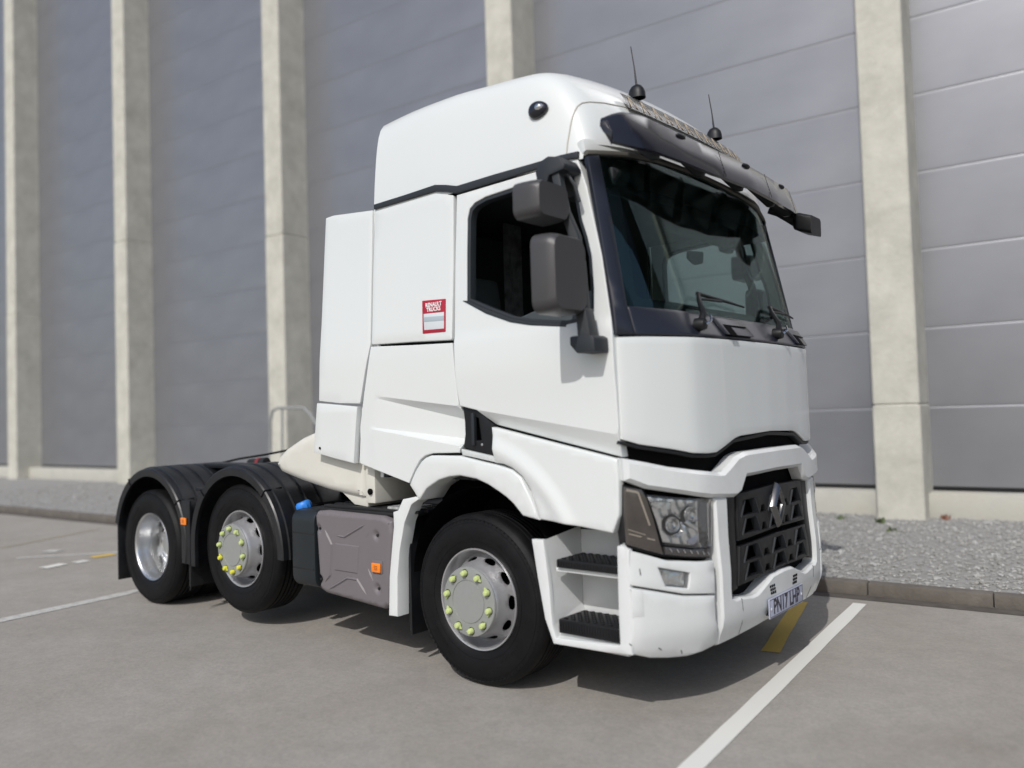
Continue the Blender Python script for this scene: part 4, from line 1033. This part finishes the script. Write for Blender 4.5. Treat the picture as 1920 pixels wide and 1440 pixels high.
# ---- sticker on the side panel
stk = panel("dealer_sticker", [(-0.362,2.315),(-0.158,2.305),(-0.157,2.103),(-0.355,2.107)], surfS, RED, T, t=.003, off=.0025, inset=.0006, r=.006, grid=.2)
a_, b_ = (-0.352,2.244), (-0.166,2.117)
def stq(name, p, m, o_=.0035): panel(name, p, surfS, m, stk, t=.001, off=o_, inset=.0002, grid=.2)
stq("sticker_field", [(-0.347,2.230),(-0.171,2.225),(-0.170,2.124),(-0.341,2.129)], STW, .0032)
stq("sticker_band", [(-0.347,2.210),(-0.171,2.202),(-0.171,2.173),(-0.346,2.180)], STG, .0042)
cx_ = ((-0.357,2.284)[0]+(-0.163,2.273)[0])/2; ct = (-0.259,2.280)[1]; cb_ = (-0.258,2.251)[1]
for s_, z_ in (("RENAULT", ct), ("TRUCKS", cb_)):
    text_mesh("sticker_lettering", s_, .035, lambda x, y, z, z_=z_: Vector((cx_+x, -yside(z_)-.0048-z, z_+y)), pmat('sticker_letters', (.80, .80, .80), .5), stk, .0004, .92, .0010)

# ---- tank, cover, filler
tx0, tx1 = -1.49, -.67
tb = near(prism("tank_end", [(u, v) for u, v in rnd([(-1.10, .36), (-1.10, .96), (-1.10, .96), (-1.10, .36)], 0)] if False else rnd([(-1.235, .40), (-1.235, .95), (-.66, .95), (-.66, .40)], .09, 6), lambda u, v, d: (d, u, v), -1.765, -1.497, TANKB, T, .02))
for zz in (.53, .78):
    prism("tank_rib", [(-1.2365, zz), (-1.2365, zz+.012), (-.70, zz+.012), (-.70, zz)], lambda u, v, d: (d, u, v), -1.75, -1.51, CHAS, tb)
# zoomed drawing of the pressed pattern, px -> side plane
g1 = [(-1.370,0.830),(-1.297,0.733)]; g2 = [(-1.297,0.733),(-1.316,0.523)]; g3 = [(-1.316,0.523),(-1.377,0.469)]
g4 = [(-1.248,0.798),(-1.157,0.794)]; g5 = [(-1.157,0.794),(-0.944,0.890)]
g6 = [(-1.244,0.748),(-1.009,0.744)]; g7 = [(-1.009,0.744),(-1.032,0.562)]; g8 = [(-1.032,0.562),(-1.263,0.561)]
g9 = [(-1.337,0.422),(-1.134,0.520)]; g10 = [(-1.134,0.520),(-1.034,0.520)]; g11 = [(-1.034,0.520),(-0.945,0.431)]
GR = [g1, g2, g3, g4, g5, g9, g10, g11]; SQ = [(-1.256,0.747),(-1.004,0.745),(-1.027,0.559),(-1.268,0.560)]
XP = [(-1.370,0.830),(-1.297,0.733),(-1.316,0.523),(-1.377,0.469),(-1.337,0.422),(-1.134,0.520),(-1.034,0.520),(-0.945,0.431),(-0.873,0.526),(-0.841,0.806),(-0.944,0.890),(-1.157,0.794),(-1.248,0.798)]
BO = [(-1.441,0.833), (-0.835,0.827), (-1.436,0.481), (-0.833,0.482)]
def rel_tank(u, v):
    h = 0
    for b in BO:
        r_0 = math.hypot(u-b[0], v-b[1])
        if r_0 < .034: h -= .020*(1-(r_0/.034)**2)
    return h
tcv = near(panel("tank_cover", [(-1.480,0.923),(-1.455,0.954),(-1.359,0.963),(-0.778,0.955),(-0.693,0.926),(-0.680,0.852),(-0.733,0.384),(-0.786,0.354),(-1.368,0.389),(-1.444,0.414)], surfS, TANKC, T, t=.5, off=.0, inset=.028, drop=.026, grid=.013, rel=rel_tank, sharp=60, back=False))
def rib2(pts, w, h):
    bm = bmesh.new(); L, M, Rr = [], [], []
    for i, p in enumerate(pts):
        a = Vector(pts[max(i-1, 0)]); c = Vector(pts[min(i+1, len(pts)-1)]); d = (c-a).normalized(); n = Vector((-d.y, d.x)); p = Vector(p)
        e = .25 if i in (0, len(pts)-1) else 1
        for lst, q, hh_ in ((L, p+n*w*e, 0), (M, p, h*e), (Rr, p-n*w*e, 0)): lst.append(bm.verts.new((q.x, -1.2385-hh_, q.y)))
    for i in range(len(pts)-1): bm.faces.new((L[i], L[i+1], M[i+1], M[i])); bm.faces.new((M[i], M[i+1], Rr[i+1], Rr[i]))
    return bm_obj("pressed_rib", bm, TANKC, tcv, sharp=20)
for pp in ([(-1.370,0.830),(-1.297,0.733),(-1.316,0.523),(-1.377,0.469)], [(-1.248,0.798),(-1.157,0.794),(-0.944,0.890)], [(-1.337,0.422),(-1.134,0.520),(-1.034,0.520),(-0.945,0.431)], [(-0.873,0.526),(-0.923,0.605)], [(-0.937,0.806),(-0.904,0.837)]):
    rib2(dens(pp, .05)[:-max(1, int(math.ceil(math.hypot(pp[0][0]-pp[-1][0], pp[0][1]-pp[-1][1])/.05)))]+[pp[-1]], .011, .010)
panel("pressed_square", SQ, surfS, TANKC, tcv, t=.02, off=.006, inset=.007, grid=.1, crisp=True, sharp=20)
for b in BO:
    bm = bmesh.new(); lathe_bm(bm, [(.009, .008), (.009, -.004), (.004, -.006)], 8, cap1=True); o = bm_obj("cover_bolt", bm, CHAS, tcv); o.location = (b[0], -1.228, b[1])
box("marker_recess", (-.875, -1.246, .585), (-.775, -1.236, .665), TANKC, tcv, .004)
def amber(x, y, z, par):
    o = box("side_marker_lamp", (x-.042, y-.012, z-.030), (x+.042, y, z+.030), AMBER, par, .006)
    bm = bmesh.new()
    for i in range(3):
        for j in range(3): addbox(bm, (x-.014+i*.012, y-.014, z-.014+j*.011), (x-.008+i*.012, y-.0118, z-.008+j*.011))
    bm_obj("marker_lamp_core", bm, pmat("amber_core", (.25, .09, .02), .4), o)
    return o
mx_, mz_ = (-0.827,0.621)
amber(mx_, -1.247, mz_, tcv)
cp = empty("tank_cap", (-1.793,-1.100,0.957), T); cp.rotation_euler = (R(15), R(-12), 0)
bm = bmesh.new(); rows = lathe_bm(bm, [(.052, -.02), (.056, .0), (.054, .022), (.045, .034), (.0, .036)], 22)
for row in rows[:3]:
    for i, v in enumerate(row):
        k = 1 + (.06 if i % 2 else -.04); v.co.x *= k; v.co.z *= k
for v in bm.verts: v.co = Vector((v.co.x, v.co.z, v.co.y))
bm_obj("cap_grip", bm, BLUE, cp)
bm = bmesh.new(); lathe_bm(bm, [(.05, -.07), (.05, -.02)], 16)
for v in bm.verts: v.co = Vector((v.co.x, v.co.z, v.co.y))
bm_obj("filler_neck", bm, BLACK, cp)
near(box("tank_top_deck", (-1.48, -1.20, .955), (-.55, -.45, .975), CHAS, T, .004))
for i in range(5): near(box("deck_slat", (-1.45, -1.18+i*.09, .976), (-.50, -1.13+i*.09, .995), CHAS, T, .003))
near(box("plastic_sheet_wrap", (-.80, -1.17, .98), (-.60, -.95, 1.012), pmat("clear_plastic_wrap", (.35, .36, .35), .25, var=.5, vscale=40, bump=1, bscale=45), T, .01))

# ---- chassis
for s in (-1, 1): box("chassis_rail", (-4.55, s*.40-.04, .72), (.9, s*.40+.04, .98), CHAS, T, .006)
for x in (-4.4, -3.4, -2.0, -1.0, .4): box("cross_member", (x-.05, -.36, .76), (x+.05, .36, .92), CHAS, T, .004)
fw = empty("fifth_wheel", (-3.05, 0, 1.02), T)
bm = bmesh.new()
pol = [(.42, -.2), (.45, 0), (.42, .2), (.2, .42), (-.25, .44), (-.52, .30), (-.52, .12), (-.10, .05), (-.10, -.05), (-.52, -.12), (-.52, -.30), (-.25, -.44), (.2, -.42)]
A = [bm.verts.new((x, y, .14)) for x, y in pol]; B = [bm.verts.new((x, y, .08)) for x, y in pol]
bm.faces.new(A); bm.faces.new(B[::-1])
for i in range(len(pol)): bm.faces.new((A[i], B[i], B[(i+1) % len(pol)], A[(i+1) % len(pol)]))
bm_obj("coupling_plate", bm, CHAS, fw, .008)
for s in (-1, 1): box("coupling_pedestal", (-.15, s*.36-.05, -.06), (.15, s*.36+.05, .085), CHAS, fw, .01)
box("coupling_frame", (-.5, -.45, -.075), (.45, .45, -.055), CHAS, fw, .006)
tube("air_line", [(-1.0, -.15, 1.9), (-1.15, -.2, 1.4), (-1.6, -.25, 1.15), (-2.2, -.2, 1.14), (-2.6, -.1, 1.18)], .016, DARK, T)
tube("air_line", [(-1.0, .1, 1.9), (-1.2, .1, 1.5), (-1.7, .05, 1.2), (-2.3, .1, 1.15)], .016, pmat("red_hose", (.25, .02, .02), .5), T)
box("catwalk", (-2.3, -.6, 1.0), (-1.1, .6, 1.03), CHAS, T, .005)
box("battery_box", (-2.25, -.95, .55), (-1.85, -.5, .95), DARK, T, .02)
box("engine_block", (-.6, -.38, .45), (1.0, .38, 1.1), DARK, T, .02)
for X in (0, -2.491, -3.905):
    zc = .505+(.095 if X == -2.491 else 0)
    bm = bmesh.new(); lathe_bm(bm, [(.06, -1.0), (.06, 1.0)], 12, cx=X, cz=zc); bm_obj("axle", bm, CHAS, T)
box("differential", (-4.15, -.25, .28), (-3.65, .25, .75), CHAS, T, .06)
box("under_shield", (.5, -.9, .36), (1.2, .9, .40), DARK, T, .01)

ct_ = Vector((-3.538,-0.350,1.199))
cpl = empty("air_coupling", ct_, T)
tube("coupling_body", [(-.12, 0, 0), (.16, 0, .01)], [.035, .045], CHAS, cpl)
tube("coupling_band", [(.02, 0, .004), (.07, 0, .005)], .046, pmat("red_band", (.20, .02, .025), .5), cpl)
tube("coupling_hose", [(-4.243,-0.300,1.185), (-3.905,-0.300,1.232), (-3.453,-0.300,1.277), (-3.090,-0.200,1.334)], .010, DARK, T)
# ---- mudguards
def guard(cx, cz, Ri, a0, a1, y0, y1, tail0=0, tail1=0):
    g_ = near(empty("mudguard", (cx, y0, cz), T))
    n = 30
    prof = [(Ri-.005, .03), (Ri-.005, .0), (Ri+.052, -.004), (Ri+.062, .006), (Ri+.064, .05), (Ri+.078, .055), (Ri+.078, .13), (Ri+.066, .135), (Ri+.066, .17), (Ri+.080, .175), (Ri+.080, .26), (Ri+.066, .265), (Ri+.066, .30), (Ri+.080, .305), (Ri+.080, .40), (Ri+.066, .405), (Ri+.066, .44), (Ri+.078, .445), (Ri+.078, y1-y0-.02), (Ri+.06, y1-y0), (Ri+.02, y1-y0), (Ri+.045, .05), (Ri+.02, .03)]
    bm = bmesh.new(); rings = []
    th = [a0+(a1-a0)*i/n for i in range(n+1)]
    sec = []
    for a in th:
        sec.append([(r*math.cos(a), y, r*math.sin(a)) for r, y in prof])
    if tail1:
        a = a1; sec.append([(r*math.cos(a), y, r*math.sin(a)-tail1) for r, y in prof])
    if tail0:
        a = a0; sec.insert(0, [(r*math.cos(a), y, r*math.sin(a)-tail0) for r, y in prof])
    V = [[bm.verts.new(p) for p in s] for s in sec]
    for a, b in zip(V[:-1], V[1:]):
        m = len(prof)
        for i in range(m): bm.faces.new((a[i], a[(i+1) % m], b[(i+1) % m], b[i]))
    bm.faces.new(V[0]); bm.faces.new(V[-1][::-1])
    bm_obj("mudguard_shell", bm, GUARD, g_, sharp=30)
    for a in (a0+(a1-a0)*.27, a0+(a1-a0)*.75):
        bm = bmesh.new()
        q = []
        for da in (-.006, .006):
            c, s = math.cos(a+da), math.sin(a+da); q.append([((Ri-.004)*c, -.0075, (Ri-.004)*s), ((Ri+.066)*c, -.0075, (Ri+.066)*s), ((Ri+.084)*c, .14, (Ri+.084)*s), ((Ri+.07)*c, .14, (Ri+.07)*s)])
        A = [bm.verts.new(v) for v in q[0]]; B = [bm.verts.new(v) for v in q[1]]
        bm.faces.new(A); bm.faces.new(B[::-1])
        for i in range(4): bm.faces.new((A[i], B[i], B[(i+1) % 4], A[(i+1) % 4]))
        bm_obj("mudguard_joint", bm, DARK, g_)
    return g_
ga = guard(-3.86, .555, .585, R(-12), R(168), -1.25, -.60)
gb_ = guard(-2.50, .595, .585, R(-2), R(182), -1.25, -.60, tail1=.16)
near(box("mudguard_bridge", (-3.22, -1.16, 1.02), (-3.10, -.62, 1.05), GUARD, T, .01))
near(box("mudguard_top_deck", (-3.75, -.78, 1.18), (-2.55, -.62, 1.225), GUARD, T, .01))
near(box("lamp_bracket", (-3.305, -1.245, .42), (-3.165, -1.225, .95), GUARD, T, .008))
ax_, az_ = (-3.246,0.776)
near(amber(ax_, -1.248, az_, T))
near(box("rear_mud_flap", (-4.475, -1.24, .16), (-4.455, -.62, .78), GUARD, T, .004))
near(box("mid_mud_flap", (-3.27, -1.20, .22), (-3.255, -.62, .62), GUARD, T, .004))
near(box("front_mud_flap", (-.62, -1.16, .20), (-.60, -.82, .95), GUARD, T, .004))
near(tube("flap_chain", [(-3.20, -1.22, .43), (-3.205, -1.22, .30), (-3.215, -1.22, .20)], .006, CHAS, T, 6))

# ---- wheels
def tyre_bm(w=.30, Ro=.505):
    bm = bmesh.new()
    p = [(.292, .02), (.300, .004), (.312, -.006), (.335, -.014), (.37, -.022), (.405, -.024), (.44, -.020), (.462, -.012), (.470, -.010), (.474, -.0125), (.480, -.0065), (.492, .004), (.500, .016), (Ro, .034)]
    g = []
    y = .034
    for gy in (.075, .115, .150, .185, .225):
        g += [(Ro, gy-.006), (Ro-.012, gy-.004), (Ro-.012, gy+.004), (Ro, gy+.006)]
    p += g + [(Ro, .262), (.500, .28), (.48, .296), (.44, .306), (.37, .306), (.31, .298), (.292, .28)]
    rows = lathe_bm(bm, p, 96)
    # a few thin moulded rings on the sidewall
    return bm
def disc_sectors(name, prof, holes_at, hw, hh, par, mat, nsec=10):
    L = [0]
    for a, b in zip(prof[:-1], prof[1:]): L.append(L[-1]+math.hypot(b[0]-a[0], b[1]-a[1]))
    rm = sum(p[0] for p in prof)/len(prof); da = math.pi/nsec
    def m3(u, v, k):
        r = interp(v, L, [p[0] for p in prof]); y = interp(v, L, [p[1] for p in prof]); a = u/rm+2*da*k
        return (r*math.cos(a), y, r*math.sin(a))
    U = da*rm
    hole = [(hw*math.cos(2*math.pi*i/20), holes_at+hh*math.sin(2*math.pi*i/20)) for i in range(20)]
    n1 = 10
    outer = [(-U+2*U*i/n1, 0) for i in range(n1)] + [(U, v) for v in L[:-1]] + [(U-2*U*i/n1, L[-1]) for i in range(n1)] + [(-U, v) for v in L[::-1][:-1]]
    pts = outer+hole; ed = [(i, (i+1) % len(outer)) for i in range(len(outer))] + [(len(outer)+i, len(outer)+(i+1) % 20) for i in range(20)]
    for v in L[1:-1]:
        for i in range(1, n1):
            p = (-U+2*U*i/n1, v)
            if ((p[0]/hw)**2+((p[1]-holes_at)/hh)**2) > 1.5: pts.append(p)
    res = delaunay_2d_cdt([Vector(p) for p in pts], ed, [], 0, 1e-6)
    bm = bmesh.new()
    for k in range(nsec):
        V = [bm.verts.new(m3(p[0], p[1], k)) for p in res[0]]
        for f in res[2]:
            c = (sum(res[0][i][0] for i in f)/3, sum(res[0][i][1] for i in f)/3)
            if not inside(c, hole): bm.faces.new([V[i] for i in f])
        # rim of the hole turned inwards
        hv = [m3(p[0], p[1], k) for p in hole]; H0 = [bm.verts.new(p) for p in hv]; H1 = [bm.verts.new((p[0]*.985, p[1]+.014, p[2]*.985)) for p in hv]
        for i in range(20): bm.faces.new((H0[i], H0[(i+1) % 20], H1[(i+1) % 20], H1[i]))
    bmesh.ops.remove_doubles(bm, verts=bm.verts, dist=.0004)
    return bm_obj(name, bm, mat, par, sharp=45)
tyre_me = None
def make_wheel(kind, loc):
    w = empty("wheel", loc, T)
    bm = tyre_bm(); ty = bm_obj("tyre", bm, RUB, w, sharp=32)
    for rr_, wd in ((.452, .0016), (.345, .0016)):
        bm = bmesh.new(); y_ = interp(rr_, [.335, .37, .405, .44, .462], [-.014, -.022, -.024, -.020, -.012])
        lathe_bm(bm, [(rr_-wd, y_+.001), (rr_-wd*.5, y_-.0018), (rr_+wd*.5, y_-.0018), (rr_+wd, y_+.001)], 72)
        bm_obj("sidewall_ring", bm, RUB, w)
    rnd_ = random.Random(3 if kind == 'front' else 5)
    bm = bmesh.new()
    def emb(r0, r1, a0, a1, y0):
        q = [(r0, a0), (r1, a0), (r1, a1), (r0, a1)]
        A = [bm.verts.new((r*math.cos(a), y0+.002, r*math.sin(a))) for r, a in q]; B = [bm.verts.new((r*math.cos(a), y0-.0016, r*math.sin(a))) for r, a in q]
        bm.faces.new(B)
        for i in range(4): bm.faces.new((A[i], B[i], B[(i+1) % 4], A[(i+1) % 4]))
    for i in range(90):
        a = 2*math.pi*i/90; emb(.462, .474, a, a+.018, -.0125)
    for c in (.6, 2.1, 3.6, 5.2):
        for i in range(9):
            a = c+i*.052; w_ = rnd_.uniform(.012, .032); emb(.372+rnd_.choice((0, .004)), .396, a, a+w_, -.0225)
            if rnd_.random() < .6: emb(.380, .384, a, a+.04, -.0228)
    tag(bm_obj("sidewall_moulding", bm, RUB, w, sharp=20), kind="stuff")
    bm = bmesh.new()
    if kind == 'front':
        rim = [(.286, .022), (.296, .010), (.300, .0), (.297, -.006), (.290, -.004), (.284, .006), (.278, .03), (.274, .055), (.268, .075), (.262, .085)]
        lathe_bm(bm, rim, 96)
        rimo = bm_obj("rim", bm, SILV, w, sharp=40)
        disc_sectors("wheel_disc", [(.262, .085), (.258, .078), (.250, .066), (.240, .048), (.231, .028), (.224, .006), (.216, -.018), (.209, -.040), (.204, -.060), (.200, -.066)], .060, .043, .027, w, SILV)
        bm = bmesh.new(); lathe_bm(bm, [(.275, .12), (.2, .12), (.1, .10), (.0, .10)], 40); bm_obj("brake_drum", bm, DARK, w)
        bm = bmesh.new(); lathe_bm(bm, [(.200, -.060), (.203, -.072), (.199, -.080), (.190, -.082), (.128, -.083), (.126, -.079), (.123, -.079), (.121, -.084), (.0, -.086)], 64)
        bm_obj("hub_plate", bm, HUBM, w, sharp=30)
        yn = -.082; rn = .1665
    else:
        rim = [(.286, .022), (.296, .010), (.300, .0), (.297, -.006), (.288, -.002), (.281, .012), (.276, .04), (.266, .075), (.256, .10), (.250, .13), (.249, .200), (.246, .211), (.240, .214)]
        lathe_bm(bm, rim, 96)
        bm_obj("rim", bm, SILVR, w, sharp=40)
        disc_sectors("wheel_disc", [(.240, .214), (.232, .210), (.222, .200), (.210, .190), (.200, .187), (.190, .190), (.180, .198), (.172, .200), (.125, .200)], .040, .036, .024, w, SILVR)
        bm = bmesh.new(); lathe_bm(bm, [(.118, .205), (.112, .165), (.10, .155), (.0, .153)], 32); bm_obj("axle_hub", bm, HUBM, w)
        bm = bmesh.new(); lathe_bm(bm, [(.248, .26), (.0, .26)], 40); bm_obj("brake_drum", bm, DARK, w)
        yn = .198; rn = .150
    n0 = None
    for i in range(10):
        a = 2*math.pi*(i+.5)/10+.12
        if n0 is None:
            bm = bmesh.new()
            if kind == 'front':
                lathe_bm(bm, [(.019, 0), (.0185, -.008), (.0165, -.022), (.013, -.027), (.0, -.029)], 12)
                # pointer
                A = [bm.verts.new(v) for v in ((.010, -.004, -.014), (.010, -.004, .014), (.034, -.004, 0), (.010, -.012, -.014), (.010, -.012, .014), (.034, -.012, 0))]
                for q in ((0, 1, 2), (5, 4, 3), (0, 3, 4, 1), (1, 4, 5, 2), (2, 5, 3, 0)): bm.faces.new([A[j] for j in q])
            else: lathe_bm(bm, [(.017, 0), (.016, -.02), (.011, -.024), (.0, -.025)], 6)
            n0 = bm_obj("wheel_nut", bm, NUT if kind == 'front' else SILV, w); o = n0
        else:
            o = n0.copy(); COL.objects.link(o); o.parent = w
        o.location = (rn*math.cos(a), yn, rn*math.sin(a)); o.rotation_euler = (0, -a+(R(90) if i % 2 else R(-90)), 0)
    if kind == 'front':
        bm = bmesh.new()
        for i in range(10):
            a = 2*math.pi*(i+.5)/10+.12
            lathe_bm(bm, [(.024, -.0832), (.0, -.0834)], 14, cx=rn*math.cos(a), cz=rn*math.sin(a))
        bm_obj("nut_seat", bm, CHAS, w)
    return w
w1 = near(make_wheel('front', (0, -1.19, .505)))
w2_ = near(make_wheel('front', (-2.491, -1.19, +.505+.095)))
w3 = near(make_wheel('rear', (-3.905, -1.20, .505)))
# three brighter nuts low on the lifted wheel
nuts = [c for c in w2_.children if c.name.startswith("wheel_nut")]
nuts.sort(key=lambda o: (o.location.z + max(0, o.location.x)*.6))
ym = nuts[0].data.copy(); ym.materials.clear(); ym.materials.append(NUTY)
for c in nuts[:4]: c.data = ym
inner = empty("inner_wheel", (-3.905, -.86, .505), T); near(inner)
bm = tyre_bm(); bm_obj("tyre", bm, RUB, inner, sharp=32)
bm = bmesh.new(); lathe_bm(bm, [(.29, .02), (.25, .1), (.25, .28)], 48); bm_obj("rim", bm, SILV, inner)
# raised tyre lettering on the front tyre
def arc_text(s, r, a_c, par, y, size=.030):
    for i, ch in enumerate(s):
        a = a_c - (i-(len(s)-1)/2)*(size*.95/r)
        def fn(x, yy, z, a=a): 
            rad = r+yy; aa = a - x/r
            return Vector((rad*math.cos(aa), y-z, rad*math.sin(aa)))
        if ch != ' ': text_mesh("tyre_lettering", ch, size, fn, RUB, par, .0022)
# mirrored far side
for o in NEAR:
    if o.name.startswith("seat"): continue
    c_ = mirror_tree(o, T)
    if o.name.startswith('mirror_assembly'): c_.location = (-.16, -.05, .02)
# drop of the far mirrors' duplicate parts is intended: both sides carry the same set
